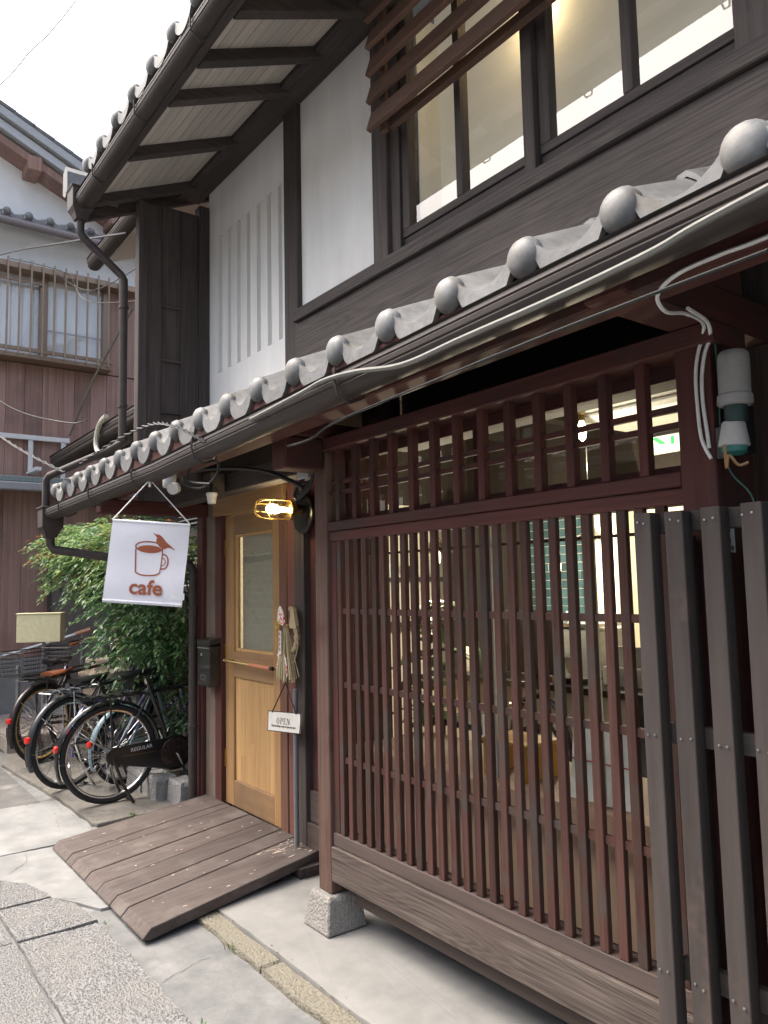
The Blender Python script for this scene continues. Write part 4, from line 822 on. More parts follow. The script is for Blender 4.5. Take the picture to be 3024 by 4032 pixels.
def pendant(loc, ztop, label, w):
    t = thing('pendant_lamp', label, 'lamp', loc, group='pendant lamps inside the cafe'); x, y, z = loc
    MB().tube([(x,y,ztop),(x,y,z+.12)], .004, 5).build('cord', m_black, t); MB().lathe([(.02,.12),(.022,.06),(.016,.05)], loc, (0,0,1), 10).build('socket', m_brass, t, smooth=True)
    MB().lathe([(.02,.11),(.05,.07),(.095,.03),(.10,.015),(.094,.02),(.03,.08)], loc, (0,0,1), 18).build('shade', glass('smoke_shade', (.75,.74,.72), 1, .05), t, smooth=True)
    MB().lathe([(.012,.05),(.022,.02),(.026,-.01),(.018,-.05),(.004,-.065)], loc, (0,0,1), 10).build('bulb', bpy.data.materials.get('pendant_bulb') or emit('pendant_bulb', (1,.80,.52), 14), t, smooth=True)
    l = bpy.data.lights.new('pendant_light', 'POINT'); l.energy = w; l.color = (1,.84,.62); l.shadow_soft_size = .03
    o = bpy.data.objects.new('pendant_light', l); COL.objects.link(o); o.location = (x,y,z-.09)
pendant((-3.50,3.0,1.64), 2.78, 'lit pendant lamp hanging behind the left of the lattice', 16)
pendant((-3.04,3.86,1.70), 2.78, 'lit pendant lamp hanging before the blue tile wall', 24)
pendant((-2.78,3.5,2.33), 2.78, 'lit bulb high up behind the upper lattice', 3.5)
AC = thing('air_conditioner', 'white air conditioner under the ceiling behind the upper lattice', 'air conditioner', (-2.7,4.2,2.4))
MB().loft([[(x,3.75,2.42),(x,3.72,2.55),(x,3.80,2.62),(x,4.3,2.62),(x,4.3,2.42)] for x in (-2.98,-2.25)]).build('body', m_white, AC, bevel=.01)
part(AC, 'flap', m_grey, (-2.95,3.722,2.455,-2.28,3.742,2.468)); part(AC, 'bracket', m_steel, (-2.90,3.9,2.621,-2.86,4.1,2.779), (-2.40,3.9,2.621,-2.36,4.1,2.779))
EX = thing('exit_sign', 'lit green and white exit sign behind the upper lattice right end', 'sign', (-2.5,3.9,2.25))
part(EX, 'case', m_white, (-2.635,3.905,2.245,-2.37,3.94,2.345)); part(EX, 'panel', emit('exit_panel', (.75,1.0,.70), .30), (-2.63,3.90,2.25,-2.375,3.9045,2.34))
m_exg = emit('exit_green', (.01,.50,.10), .25)
MB().prism([(-2.60,3.898,2.338),(-2.565,3.898,2.338),(-2.505,3.898,2.293),(-2.545,3.898,2.293)], (0,-.001,0)).build('arrow', m_exg, EX); part(EX, 'figure', m_exg, (-2.475,3.897,2.285,-2.455,3.8985,2.33))
EX.location = (-2.5,3.9,2.20)
# things on the window sill
CL = thing('paper_calendar', 'white printed calendar sheets leaning in the lattice window', 'calendar', (-1.56,1.98,.786))
MB().hexa([(-1.68,1.975,.787),(-1.44,1.975,.787),(-1.44,1.99,.787),(-1.68,1.99,.787),(-1.685,2.01,1.02),(-1.46,2.01,1.02),(-1.46,2.02,1.02),(-1.685,2.02,1.02)]).build('sheet', m_white, CL)
part(CL, 'red_line', plain('red_ink', (.45,.03,.03), .7), (-1.68,1.988,.905,-1.445,1.9905,.909))
part(CL, 'red_mark', bpy.data.materials['red_ink'], (-1.52,1.998,.995,-1.505,2.005,1.01))
ST = thing('honey_stool', 'small yellow wooden stand with glass dome on the window sill', 'stand', (-1.98,2.08,.786))
m_hon = plain('honey_wood', (.42,.22,.035), .45)
part(ST, 'top', m_hon, (-2.11,1.985,.90,-1.87,2.17,.915), bevel=.003)
for x in (-2.09,-1.90): part(ST, 'side', m_hon, (x,1.99,.786,x+.015,2.165,.899), bevel=.002)
MB().lathe([(.07,0),(.07,.06),(.06,.10),(.03,.125),(.004,.13)], (-1.98,2.07,.916), (0,0,1), 18).build('dome', glass('dome_glass', (.95,.93,.88), 1, .02), ST, smooth=True)
part(ST, 'card', m_white, (-2.10,2.0,.9155,-2.06,2.006,.99))
BRC = thing('leaflet_rack', 'white leaflets with red pattern at the right end of sill', 'leaflets', (-1.30,1.98,.786))
MB().hexa([(-1.37,1.975,.787),(-1.19,1.975,.787),(-1.19,1.985,.787),(-1.37,1.985,.787),(-1.33,2.02,.98),(-1.19,2.02,.98),(-1.19,2.03,.98),(-1.33,2.03,.98)]).build('leaflet', m_redp if False else surf('leaflet_print', (.75,.74,.70), (.65,.20,.15), (40,40,40), 2, (.6,.7), 0, None, var=0, lo=.60, hi=.63), BRC)

# ================================================================== PLANTER, SHRUB
PT = thing('stone_planter', 'low split granite block planter beside the dark downpipe', 'planter', (-5.24,2.3,0))
for (x0, y0, x1, y1) in ((-5.96,1.98,-5.665,2.14),(-5.66,1.99,-5.37,2.15),(-5.355,2.06,-5.11,2.21)):
    pts = []
    for z, s in ((0,.0),(.02,.0),(.145,.005),(.165,.014)):
        ring = []
        for (ax, ay, bx_, by_) in ((x0+s,y0+s,x1-s,y0+s),(x1-s,y0+s,x1-s,y1-s),(x1-s,y1-s,x0+s,y1-s),(x0+s,y1-s,x0+s,y0+s)):
            for q in range(4): ring.append((ax+(bx_-ax)*q/4+rs.uniform(-.006,.006), ay+(by_-ay)*q/4+rs.uniform(-.006,.006), z+(rs.uniform(-.004,.004) if z > .1 else 0)))
        pts.append(ring)
    MB().loft(pts).build('block', m_block, PT)
part(PT, 'soil', surf('dark_soil', (.030,.022,.015), (.08,.062,.042), (40,40,40), 4, (.9,1), .8, None, var=0), (-5.95,2.16,.0,-5.09,2.90,.06))
SH = thing('nandina_shrub', 'tall leafy green shrub with drooping sprays behind the bicycles', 'shrub', (-5.3,2.5,.1))
r3 = random.Random(11)
stem = MB(); lv = MB(); tint = []
def leaf(p, d, ln, w, up, tv):
    sd_ = d.cross(up)
    if sd_.length < 1e-4: sd_ = d.cross(Vector((1,0,0)))
    sd_.normalize(); nn = sd_.cross(d)
    b = len(lv.v); dr = nn*(-ln*.12)
    lv.v += [tuple(p), tuple(p+d*(ln*.45)-sd_*w+nn*(.25*w)), tuple(p+d*(ln*.45)), tuple(p+d*(ln*.45)+sd_*w+nn*(.25*w)), tuple(p+d*ln+dr)]
    lv.f += [(b,b+2,b+1),(b,b+3,b+2),(b+1,b+2,b+4),(b+2,b+3,b+4)]; tint.extend([tv]*4)
canes = []
for i in range(16):
    bx, by = r3.uniform(-5.30,-5.15), r3.uniform(2.38,2.85)
    tx, ty2, tz = bx+r3.uniform(-1.0,.05), by+r3.uniform(-.45,.15), r3.uniform(1.45,1.98)
    P = bez([(bx,by,.12),(bx+(tx-bx)*.25,by+(ty2-by)*.2,.12+tz*.4),(bx+(tx-bx)*.6,by+(ty2-by)*.6,.12+tz*.75),(tx,ty2,tz)], 5)
    stem.tube(P, [.011-.007*k/(len(P)-1) for k in range(len(P))], 5); canes.append(P)
# more canes behind the parked bicycles fill the width of the bush
for i in range(12):
    bx, by = r3.uniform(-6.7,-5.6), r3.uniform(2.6,2.9)
    tx, ty2, tz = bx+r3.uniform(-.4,.2), by-r3.uniform(.1,.6), r3.uniform(1.2,1.85)
    P = bez([(bx,by,.02),(bx,by-.05,.7),(tx,ty2,tz)], 6); stem.tube(P, [.010-.006*k/(len(P)-1) for k in range(len(P))], 5); canes.append(P)
BLOBS = [((-5.72,2.25,1.45),(.62,.52,.58),.85), ((-6.65,1.98,1.72),(.72,.30,.32),.50), ((-5.62,2.33,.80),(.46,.36,.48),.7), ((-6.15,2.2,1.15),(.50,.38,.42),.5), ((-7.05,1.85,1.88),(.42,.20,.20),.25), ((-6.1,2.0,1.85),(.6,.32,.22),.4)]
cnt = 0
for (cc, rr_, wt) in BLOBS:
    C0 = Vector(cc)
    for q in range(3):
        e_ = C0+Vector((r3.uniform(-.5,.5)*rr_[0], r3.uniform(-.4,.4)*rr_[1], r3.uniform(-.2,.4)*rr_[2])); b0 = Vector((max(min(e_.x+.5,-5.15),-6.6), 2.5, .12))
        stem.tube(bez([b0, b0*.6+e_*.4+Vector((0,0,.25)), e_], 6), [.010-.0006*k for k in range(13)], 5)
    for i in range(int(780*wt)):
        v = Vector((r3.gauss(0,1), r3.gauss(0,1), r3.gauss(0,1))).normalized(); rad_ = r3.random()**.38
        p = C0+Vector((v.x*rr_[0], v.y*rr_[1], v.z*rr_[2]))*rad_
        if p.y < 1.62 or p.x > -5.13 or p.y > 2.93 or p.z > 2.10 or p.z < .25: continue
        if p.z < .95 and p.y < 2.0: continue
        if p.z < 1.02 and p.x > -6.0 and p.y < 2.30: continue
        if p.z < .45: continue
        d = (Vector((v.x, v.y, v.z*.4))*.8+Vector((r3.gauss(0,.5)-.15, r3.gauss(0,.5)-.25, r3.gauss(0,.25)))).normalized()
        L_sp = r3.uniform(.10,.24); k = r3.randrange(3,6)
        tip = p+d*L_sp
        if tip.y > 2.93 or tip.x > -5.1 or tip.z > 2.13: continue
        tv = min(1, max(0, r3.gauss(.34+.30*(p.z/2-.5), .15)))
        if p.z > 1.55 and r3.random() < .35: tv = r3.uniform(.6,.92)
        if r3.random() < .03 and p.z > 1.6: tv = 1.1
        for s_ in range(k):
            f = (s_+.6)/k; q = p+d*(L_sp*f)+Vector((0,0,-.48*L_sp*f*f))
            for sg in (-1,1):
                sdv = d.cross(Vector((0,0,1))).normalized()*sg
                dd = (d*.6+sdv*.8+Vector((0,0,r3.uniform(-.55,.05)))).normalized(); ln = r3.uniform(.032,.082)*(1.1-.25*f)
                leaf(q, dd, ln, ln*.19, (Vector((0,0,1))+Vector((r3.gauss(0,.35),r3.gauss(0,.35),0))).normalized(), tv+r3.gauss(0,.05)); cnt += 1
        leaf(p+d*L_sp+Vector((0,0,-.48*L_sp)), (d+Vector((0,0,-.5))).normalized(), .06, .012, Vector((0,0,1)), tv)
def leaf_mat(name):
    m, t, b, N, L = nt(name)
    at = N.new('ShaderNodeAttribute'); at.attribute_name = 'tint'
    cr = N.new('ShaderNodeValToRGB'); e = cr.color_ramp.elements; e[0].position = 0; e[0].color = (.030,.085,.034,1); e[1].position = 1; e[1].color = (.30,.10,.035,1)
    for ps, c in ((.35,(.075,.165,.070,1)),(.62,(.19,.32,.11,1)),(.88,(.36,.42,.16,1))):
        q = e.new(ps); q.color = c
    L.new(at.outputs['Fac'], cr.inputs[0]); L.new(cr.outputs[0], b.inputs['Base Color']); b.inputs['Roughness'].default_value = .38
    b.inputs['Specular IOR Level'].default_value = .5
    tr = N.new('ShaderNodeBsdfTranslucent'); L.new(cr.outputs[0], tr.inputs[0]); mx = N.new('ShaderNodeMixShader'); mx.inputs[0].default_value = .4
    L.new(b.outputs[0], mx.inputs[1]); L.new(tr.outputs[0], mx.inputs[2]); L.new(mx.outputs[0], N['Material Output'].inputs[0]); return m
m_leaf = leaf_mat('nandina_leaf')
def with_tint(o, vals):
    at = o.data.attributes.new('tint', 'FLOAT', 'FACE'); at.data.foreach_set('value', vals)
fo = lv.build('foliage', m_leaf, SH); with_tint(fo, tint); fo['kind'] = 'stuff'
stem.build('stems', plain('cane_bark', (.10,.075,.05), .8), SH, smooth=True)

r6 = random.Random(5)
for k, (wx, wy, n_, h_, lab) in enumerate(((-3.05,1.445,5,.022,'tiny green weed growing beside the kerb stone'), (-3.62,1.12,4,.016,'tiny weed in the joint beside the big granite slab'), (-5.16,1.76,7,.03,'small weed tuft at the corner of the bicycle pad'), (-2.60,1.125,4,.016,'tiny weed at the right end of the granite slab'))):
    b = MB()
    for i in range(n_*3):
        a = r6.uniform(0,6.28); p0 = Vector((wx+r6.gauss(0,.012),wy+r6.gauss(0,.010),0)); d = Vector((math.cos(a)*.6,math.sin(a)*.6,r6.uniform(.4,1.2)))*h_
        sd_ = Vector((-math.sin(a),math.cos(a),0))*h_*.12
        b.loft([[p0-sd_*.4,p0+sd_*.4],[p0+d*.55-sd_,p0+d*.55+sd_],[p0+d-sd_*.1,p0+d+sd_*.1]], False)
    single('weed', b, plain('weed_green', (.07,.15,.03), .6) if k == 0 else bpy.data.materials['weed_green'], lab, 'weed')
b = MB()
for i in range(160):
    x, y = r6.uniform(-7.6,-5.1), r6.gauss(1.45,.12)
    if i % 3 == 0: x, y = r6.uniform(-3.5,-1.2), r6.choice((1.45,1.555))+r6.gauss(0,.012)
    if i % 7 == 0: x, y = r6.uniform(-5.3,-4.95), r6.uniform(1.5,1.9)
    l = r6.uniform(.004,.013); a = r6.uniform(0,6.28); z = .0155 if y > 1.48 or x < -5.1 else .005
    if y > 1.54 and x > -3.6: z = .0225
    c, s_ = math.cos(a), math.sin(a)
    b.poly([(x+l*c,y+l*s_,z),(x-l*.5*s_,y+l*.5*c,z+.002),(x-l*c,y-l*s_,z),(x+l*.4*s_,y-l*.4*c,z+.003)])
tag(b.build('leaf_litter', plain('dead_leaf', (.16,.11,.06), .8)), 'scattered dry leaf bits on the pavement', None, kind='stuff')
# ================================================================== BICYCLES
def arc(cy, cz, r, a0, a1, n, x=0.0): return [(x, cy+r*math.cos(a0+(a1-a0)*i/n), cz+r*math.sin(a0+(a1-a0)*i/n)) for i in range(n+1)]
def wheel(parent, cy, rad, m_rim, m_tyre, name):
    t = MB().tube(arc(cy,rad,rad-.018,0,2*math.pi,40)[:-1], .018, 8, loop=True).build(name, m_tyre, parent, smooth=True, local=True)
    MB().tube(arc(cy,rad,rad-.042,0,2*math.pi,40)[:-1], .010, 6, loop=True, sq=1.0).build('rim', m_rim, t, smooth=True, local=True)
    s = MB()
    for i in range(32):
        a = 2*math.pi*i/32; sg = 1 if i % 2 else -1; b_ = a+(.9 if (i//2) % 2 else -.9)
        s.tube([(.026*sg, cy+.022*math.cos(b_), rad+.022*math.sin(b_)), (0, cy+(rad-.045)*math.cos(a), rad+(rad-.045)*math.sin(a))], .0016, 3)
    s.build('spokes', m_chrome, t, local=True)
    MB().lathe([(.012,-.05),(.012,-.03),(.028,-.028),(.028,-.024),(.018,-.02),(.018,.02),(.028,.024),(.028,.028),(.012,.03),(.012,.05)], (0,cy,rad), (1,0,0), 12).build('hub', m_steel, t, smooth=True, local=True)
    return t
def bike(label, loc, rz, m_frame, m_rim, m_sad, m_tyre=m_rubber, rad=.335, m_fender=None, rack=True, basket=False, case=True, text=None, zsad=.86, lean=0.0, m_rack=None, light=True):
    B = thing('bicycle', label, 'bicycle', loc, rz, 'bicycles parked beside the cafe'); B.rotation_euler = (0, lean, rz)
    mf = m_fender or m_frame; rk = m_rack or m_black
    wheel(B, 0, rad, m_rim, m_tyre, 'rear_wheel'); wheel(B, 1.10, rad, m_rim, m_tyre, 'front_wheel')
    bb_, st_, ht, hb_ = (0,.45,.29), (0,.29,.745), (0,.90,.80), (0,.94,.62)
    f = MB(); f.tube([bb_, (0,.265,.80)], .015, 8); f.tube([(0,.30,.73),(0,.905,.77)], .014, 8); f.tube([bb_, hb_], .016, 8); f.tube([(0,.885,.86),(0,.945,.60)], .018, 8)
    for sx in (-1,1):
        f.tube([(sx*.06,0,rad),(sx*.04,.30,.30),(sx*.02,.43,.29)], .009, 6); f.tube([(sx*.06,0,rad),(sx*.045,.18,.58),(sx*.02,.285,.74)], .008, 6)
        f.tube(bez([(sx*.045,.945,.62),(sx*.052,1.0,.52),(sx*.056,1.06,.40),(sx*.056,1.10,rad)], 4), .010, 6)
    f.build('frame', m_frame, B, smooth=True, local=True)
    for cy, a0, a1 in ((0,R(-2),R(205)),(1.10,R(0),R(195))):
        A = arc(cy,rad,rad+.024,a0,a1,22); rings = []
        for (x, y, z) in A:
            d = Vector((0,y-cy,z-rad)).normalized()
            rings.append([Vector((sx,y,z))+d*h for sx, h in ((-.027,-.012),(-.018,.002),(0,.008),(.018,.002),(.027,-.012),(.018,-.003),(0,.003),(-.018,-.003))])
        MB().loft(rings).build('mudguard', mf, B, smooth=True, local=True)
    sy = MB()
    for a in (R(185),R(140)):
        for sx in (-1,1): sy.tube([(sx*.055,0,rad),(sx*.02,(rad+.01)*math.cos(a),rad+(rad+.01)*math.sin(a))], .0022, 4)
    sy.build('mudguard_stay', m_chrome, B, local=True)
    # saddle
    zs = zsad; S = [(-.02,.075,.03),(.03,.085,.045),(.10,.075,.045),(.17,.042,.04),(.24,.022,.036),(.275,.012,.03)]
    rings = []
    for (y, w, h) in S:
        rings.append([Vector((w*math.cos(k*2*math.pi/12), y+.06, zs+ (.020*math.sin(k*2*math.pi/12) if math.sin(k*2*math.pi/12) > 0 else h*math.sin(k*2*math.pi/12))+.05*(y-.1))) for k in range(12)])
    sd2 = MB().loft(rings).build('saddle', m_sad, B, smooth=True, local=True)
    MB().tube([(0,.262,.79),(0,.235,zs-.03)], .012, 8).tube([(-.03,.06,zs-.05),(-.015,.24,zs-.04),(.015,.24,zs-.04),(.03,.06,zs-.05)], .004, 5).build('seat_post', m_chrome, B, smooth=True, local=True)
    h = MB(); h.tube([(0,.885,.86),(0,.865,.95)], .011, 8)
    h.tube(bez([(-.27,.70,.965),(-.25,.80,.985),(-.12,.90,.985),(0,.865+.03,.955),(.12,.90,.985),(.25,.80,.985),(.27,.70,.965)], 5), .0105, 8); h.build('handlebar', m_chrome, B, smooth=True, local=True)
    for sx in (-1,1): MB().tube([(sx*.27,.70,.965),(sx*.272,.60,.955)], .015, 8).build('grip', m_rubber if m_sad != M_BROWN else m_sad, B, smooth=True, local=True)
    MB().lathe([(.085,-.004),(.085,.004)], (.045,.45,.29), (1,0,0), 24).build('chainring', m_steel, B, smooth=True, local=True)
    for q in ([(.06,.45,.29),(.095,.455,.28),(.10,.52,.14)], [(-.06,.45,.29),(-.065,.38,.44)]): MB().tube(q, .010, 6).build('crank', m_chrome, B, smooth=True, local=True)
    for sx, y, z in ((1,.52,.14),(-1,.38,.44)): MB().box(sx*.085,y-.045,z-.012,sx*.18,y+.045,z+.012).build('pedal', m_rubber, B, local=True, bevel=.004)
    if case:
        o1 = [(0,.45+.125*math.cos(a),.29+.125*math.sin(a)) for a in [R(120-i*240/16) for i in range(17)]]+[(0,.05*math.cos(a),rad-.01+.055*math.sin(a)) for a in [R(265-i*170/10) for i in range(11)]]
        MB().prism([(.042,y,z) for _, y, z in o1], (.03,0,0)).build('chain_case', m_black, B, local=True, bevel=.006)
        MB().lathe([(.112,0),(.108,.010),(.06,.014),(.02,.016)], (.0725,.45,.29), (1,0,0), 28).build('crank_disc', plain('dark_disc', (.10,.075,.065), .25, .7) if not bpy.data.materials.get('dark_disc') else bpy.data.materials['dark_disc'], B, smooth=True, local=True)
        if text:
            text_mesh(text, .036, m_white, 'lettering', B, frame((.0735,.20,.345), (0,1,.09), (0,-.09,1)))
            MB().box(.0725,.06,.318,.0732,.36,.320).build('gold_line', m_brass, B, local=True)
    if rack:
        q = MB()
        for sx in (-.065,.065): q.tube([(sx,-.22,rad+.385),(sx,.25,rad+.395)], .006, 6)
        q.tube([(-.065,-.22,rad+.385),(.065,-.22,rad+.385)], .006, 6); q.tube([(-.065,.25,rad+.395),(.065,.25,rad+.395)], .006, 6); q.tube([(0,-.22,rad+.385),(0,.25,rad+.395)], .005, 6)
        for sx in (-1,1): q.tube([(sx*.065,-.02,rad+.39),(sx*.065,0,rad)], .006, 6)
        q.build('luggage_rack', rk, B, smooth=True, local=True)
        for y in (-.15,-.06,.03,.12): MB().box(-.075,y,rad+.396,.075,y+.035,rad+.403).build('rack_slat', rk, B, local=True)
    if basket:
        w = MB(); z0, z1 = rad+.405, rad+.62
        def rr_(z, k):
            s = 1+.16*(z-z0)/(z1-z0); return [(-.16*s,-.14-.24*s,z),(.16*s,-.14-.24*s,z),(.16*s,-.14+.24*s,z),(-.16*s,-.14+.24*s,z)]
        for i in range(7): w.tube(rr_(z0+(z1-z0)*i/6, 0), .0022 if i < 6 else .005, 4, loop=True)
        A, Cc = rr_(z0,0), rr_(z1,0)
        for e_ in range(4):
            a0, a1, c0, c1 = (Vector(v) for v in (A[e_], A[(e_+1) % 4], Cc[e_], Cc[(e_+1) % 4]))
            n_ = 10 if e_ % 2 else 7
            for i in range(n_): w.tube([a0+(a1-a0)*i/n_, c0+(c1-c0)*i/n_], .0022, 4)
        for i in range(6): w.tube([(-.16+.064*i,-.38,z0),(-.16+.064*i,.10,z0)], .0022, 4)
        w.build('wire_basket', m_black, B, local=True)
    sn = MB()
    for sx in (-1,1): sn.tube([(sx*.065,.0,rad-.01),(sx*.09,.06,.14),(sx*.12,.13,.005)], .011, 6)
    sn.tube([(-.12,.13,.012),(.12,.13,.012)], .010, 6); sn.build('stand', rk, B, smooth=True, local=True)
    MB().lathe([(.024,.0),(.026,.012),(.022,.022),(.004,.026)], (0,(rad+.022)*math.cos(R(168)),rad+(rad+.022)*math.sin(R(168))), (0,-1,.1), 14).build('rear_reflector', plain('red_reflector', (.62,.03,.02), .2, 0, .6, .5) if not bpy.data.materials.get('red_reflector') else bpy.data.materials['red_reflector'], B, smooth=True, local=True)
    MB().loft([[(dx,(rad+.02)*math.cos(a)-.006,rad+(rad+.02)*math.sin(a)) for dx in (-.03,.03)]+[(dx,(rad+.02)*math.cos(a)+.0,rad+(rad+.02)*math.sin(a)) for dx in (.03,-.03)] for a in (R(176),R(186),R(199))]).build('mud_flap', m_rubber, B, local=True)
    return B
M_BROWN = plain('brown_leather', (.26,.085,.035), .4, 0, .5, .2)
m_bsad = plain('black_saddle_vinyl', (.018,.018,.02), .28)
m_gum = plain('tan_gum_rim', (.52,.30,.09), .5)
bike('black roadster bicycle with chain case nearest the ramp', (-5.55,1.725,.012), R(1), m_black, m_chrome, m_bsad, text='REGULAR', rad=.335, zsad=.875)
bike('silver wheeled black bicycle parked second from the ramp', (-6.17,1.62,.012), R(24), plain('graphite_paint', (.05,.055,.06), .3, .3), m_chrome, m_bsad, rad=.335, zsad=.79, case=False, m_rack=m_chrome)
bike('pale blue bicycle between the two black ones and the shrub', (-6.02,1.98,.012), R(20), plain('pale_blue_paint', (.22,.33,.37), .35, 0, .5, .3), m_steel, m_bsad, rad=.28, zsad=.74, case=False, rack=False)
bike('bicycle with tan rims and brown leather saddle', (-7.24,1.67,.012), R(32), plain('dark_bronze_paint', (.04,.03,.028), .3, .2), m_gum, M_BROWN, rad=.33, zsad=.75, case=False, rack=True)
bike('dark bicycle with a black wire rear basket farthest from ramp', (-7.60,1.76,.012), R(32), m_black, m_steel, m_bsad, rad=.32, zsad=.83, case=False, basket=True)
bike('dark blue bicycle half hidden behind the shrub sprays', (-6.6,2.0,.012), R(16), plain('dark_blue_paint', (.03,.05,.28), .3, 0, .5, .4), m_steel, m_bsad, rad=.28, zsad=.72, case=False, rack=False)

# ================================================================== REAR WING BEHIND THE SHRUB
RW = thing('rear_wing', 'brown rear wing with two gutters behind the shrub and sleeve wall', 'house', (-6.8,3.2,0))
for i in range(12):
    x = -8.6+i*.295; part(RW, 'wall_board', m_dark['z'], (x,2.95,.0,x+.291,3.02,2.95))
part(RW, 'upper_wall', wood('amber_wall', (.20,.12,.06), (.30,.18,.09), 'z'), (-7.3,2.96,2.951,-5.07,3.02,4.9))
gutter(RW, [(-7.62,2.08,4.76),(-5.07,2.08,4.80)], .14, .11)
b = MB(); b.hexa([(-7.40,2.20,4.66),(-5.07,2.20,4.66),(-5.07,3.1,5.05),(-7.40,3.1,5.05),(-7.40,2.20,4.72),(-5.07,2.20,4.72),(-5.07,3.1,5.11),(-7.40,3.1,5.11)]); b.build('eave_soffit', m_soffit, RW)
b = MB(); b.hexa([(-7.5,2.15,4.77),(-5.07,2.15,4.77),(-5.07,3.1,5.18),(-7.5,3.1,5.18),(-7.5,2.15,4.81),(-5.07,2.15,4.81),(-5.07,3.1,5.22),(-7.5,3.1,5.22)]); b.build('roof', m_tile_dk, RW)
gutter(RW, [(-8.95,2.08,2.97),(-5.07,2.08,3.0)], .15, .13)
b = MB(); b.hexa([(-8.8,2.24,2.86),(-5.07,2.24,2.86),(-5.07,2.95,3.05),(-8.8,2.95,3.05),(-8.8,2.24,2.95),(-5.07,2.24,2.95),(-5.07,2.95,3.14),(-8.8,2.95,3.14)]); b.build('lower_roof', m_dark['x'], RW)
LV = part(RW, 'louvre_window', m_steel, (-7.25,2.925,1.45,-6.55,2.948,1.49), (-7.25,2.925,2.25,-6.55,2.948,2.29))
for i in range(18): MB().hexa([(-7.25,2.895,1.50+i*.042),(-6.55,2.895,1.50+i*.042),(-6.55,2.945,1.522+i*.042),(-7.25,2.945,1.522+i*.042),(-7.25,2.895,1.505+i*.042),(-6.55,2.895,1.505+i*.042),(-6.55,2.945,1.527+i*.042),(-7.25,2.945,1.527+i*.042)]).build('louvre_slat', m_white, LV)
part(RW, 'dark_awning_board', m_dark['x'], (-6.6,2.55,1.86,-5.08,2.60,1.99))
MB().tube(bez([(-6.85,2.06,3.02),(-7.05,2.06,2.98),(-7.14,2.06,2.86),(-7.10,2.06,2.75),(-6.95,2.06,2.70),(-6.75,2.06,2.70)], 6), .022, 8).build('looped_conduit', plain('ivory_conduit', (.60,.58,.50), .5), RW, smooth=True)

# ================================================================== BROWN PLANK HOUSE AT THE END OF THE ALLEY
FH = thing('plank_house', 'brown plank clad house with barred upper window at alley end', 'house', (-10,1.5,0))
m_plank = wood('reddish_plank', (.24,.135,.105), (.40,.262,.215), 'z', g=26, lng=.7, c3=(.19,.12,.10), blotch=1.2, bump=.3, var=.12)
FX = -9.5
part(FH, 'wall_core', m_dark['z'], (-14,.5,0,FX-.03,6.5,4.15))
y = .5; i = 0
while y < 4.4:
    w = rnd.uniform(.16,.20)
    if not (2.24 < y+w/2 < 2.95): part(FH, 'plank', m_plank, (FX-.028,y+.002,.74,FX+rnd.uniform(-.002,.003),y+w-.002,2.62))
    else: part(FH, 'plank', m_plank, (FX-.028,y+.002,2.0,FX,y+w-.002,2.62))
    part(FH, 'plank', m_plank, (FX-.028,y+.002,2.621,FX+rnd.uniform(-.002,.003),y+w-.002,4.13)); y += w
part(FH, 'concrete_base', m_apron, (FX-.02,.5,0,FX+.06,2.22,.738), (FX-.02,2.22,0,FX+.05,6.5,.42))
DR = part(FH, 'door', plain('brown_steel_door', (.15,.125,.112), .45), (FX-.03,2.26,.86,FX+.005,2.93,1.98), bevel=.004)
part(DR, 'frame', plain('bronze_frame', (.07,.058,.052), .4), (FX-.025,2.215,.43,FX+.02,2.259,2.02), (FX-.025,2.931,.43,FX+.02,2.97,2.02)); part(DR, 'kick_panel', bpy.data.materials['brown_steel_door'], (FX-.03,2.26,.43,FX+.004,2.93,.855))
part(DR, 'glass_panel', plain('frosted_pane', (.34,.37,.38), .3), (FX+.006,2.40,1.72,FX+.010,2.85,1.93))
MB().lathe([(.03,0),(.03,.01),(.012,.015),(.012,.05),(.028,.055),(.030,.075),(.015,.09)], (FX+.005,2.31,1.67), (1,0,0), 14).build('knob', m_chrome, DR, smooth=True)
cn = part(FH, 'canopy', plain('grey_green_canopy', (.22,.27,.26), .5), (FX,.5,2.70,FX+.35,4.4,2.76), bevel=.006)
gutter_ = MB().box(FX+.30,.5,2.60,FX+.40,4.4,2.69); gutter_.build('canopy_gutter', plain('grey_gutter', (.36,.36,.37), .35), FH, bevel=.01)
# ladder hung on the planks
LD = thing('hung_ladder', 'white ladder rail hung on brackets across the plank wall', 'ladder', (FX+.05,1.9,3.2))
part(LD, 'side_rail', m_white, (FX+.02,.6,3.23,FX+.06,2.42,3.285), bevel=.003)
for y in (1.35,1.97,2.33): part(LD, 'bracket', m_white, (FX+.02,y,2.85 if y < 2.2 else 2.76,FX+.05,y+.05,3.229), bevel=.002)
MB().hexa([(FX+.03,1.955,2.83),(FX+.20,2.02,2.86),(FX+.20,2.08,2.86),(FX+.03,2.03,2.83),(FX+.03,1.955,2.85),(FX+.20,2.02,2.90),(FX+.20,2.08,2.90),(FX+.03,2.03,2.85)]).build('hook_foot', m_white, LD)
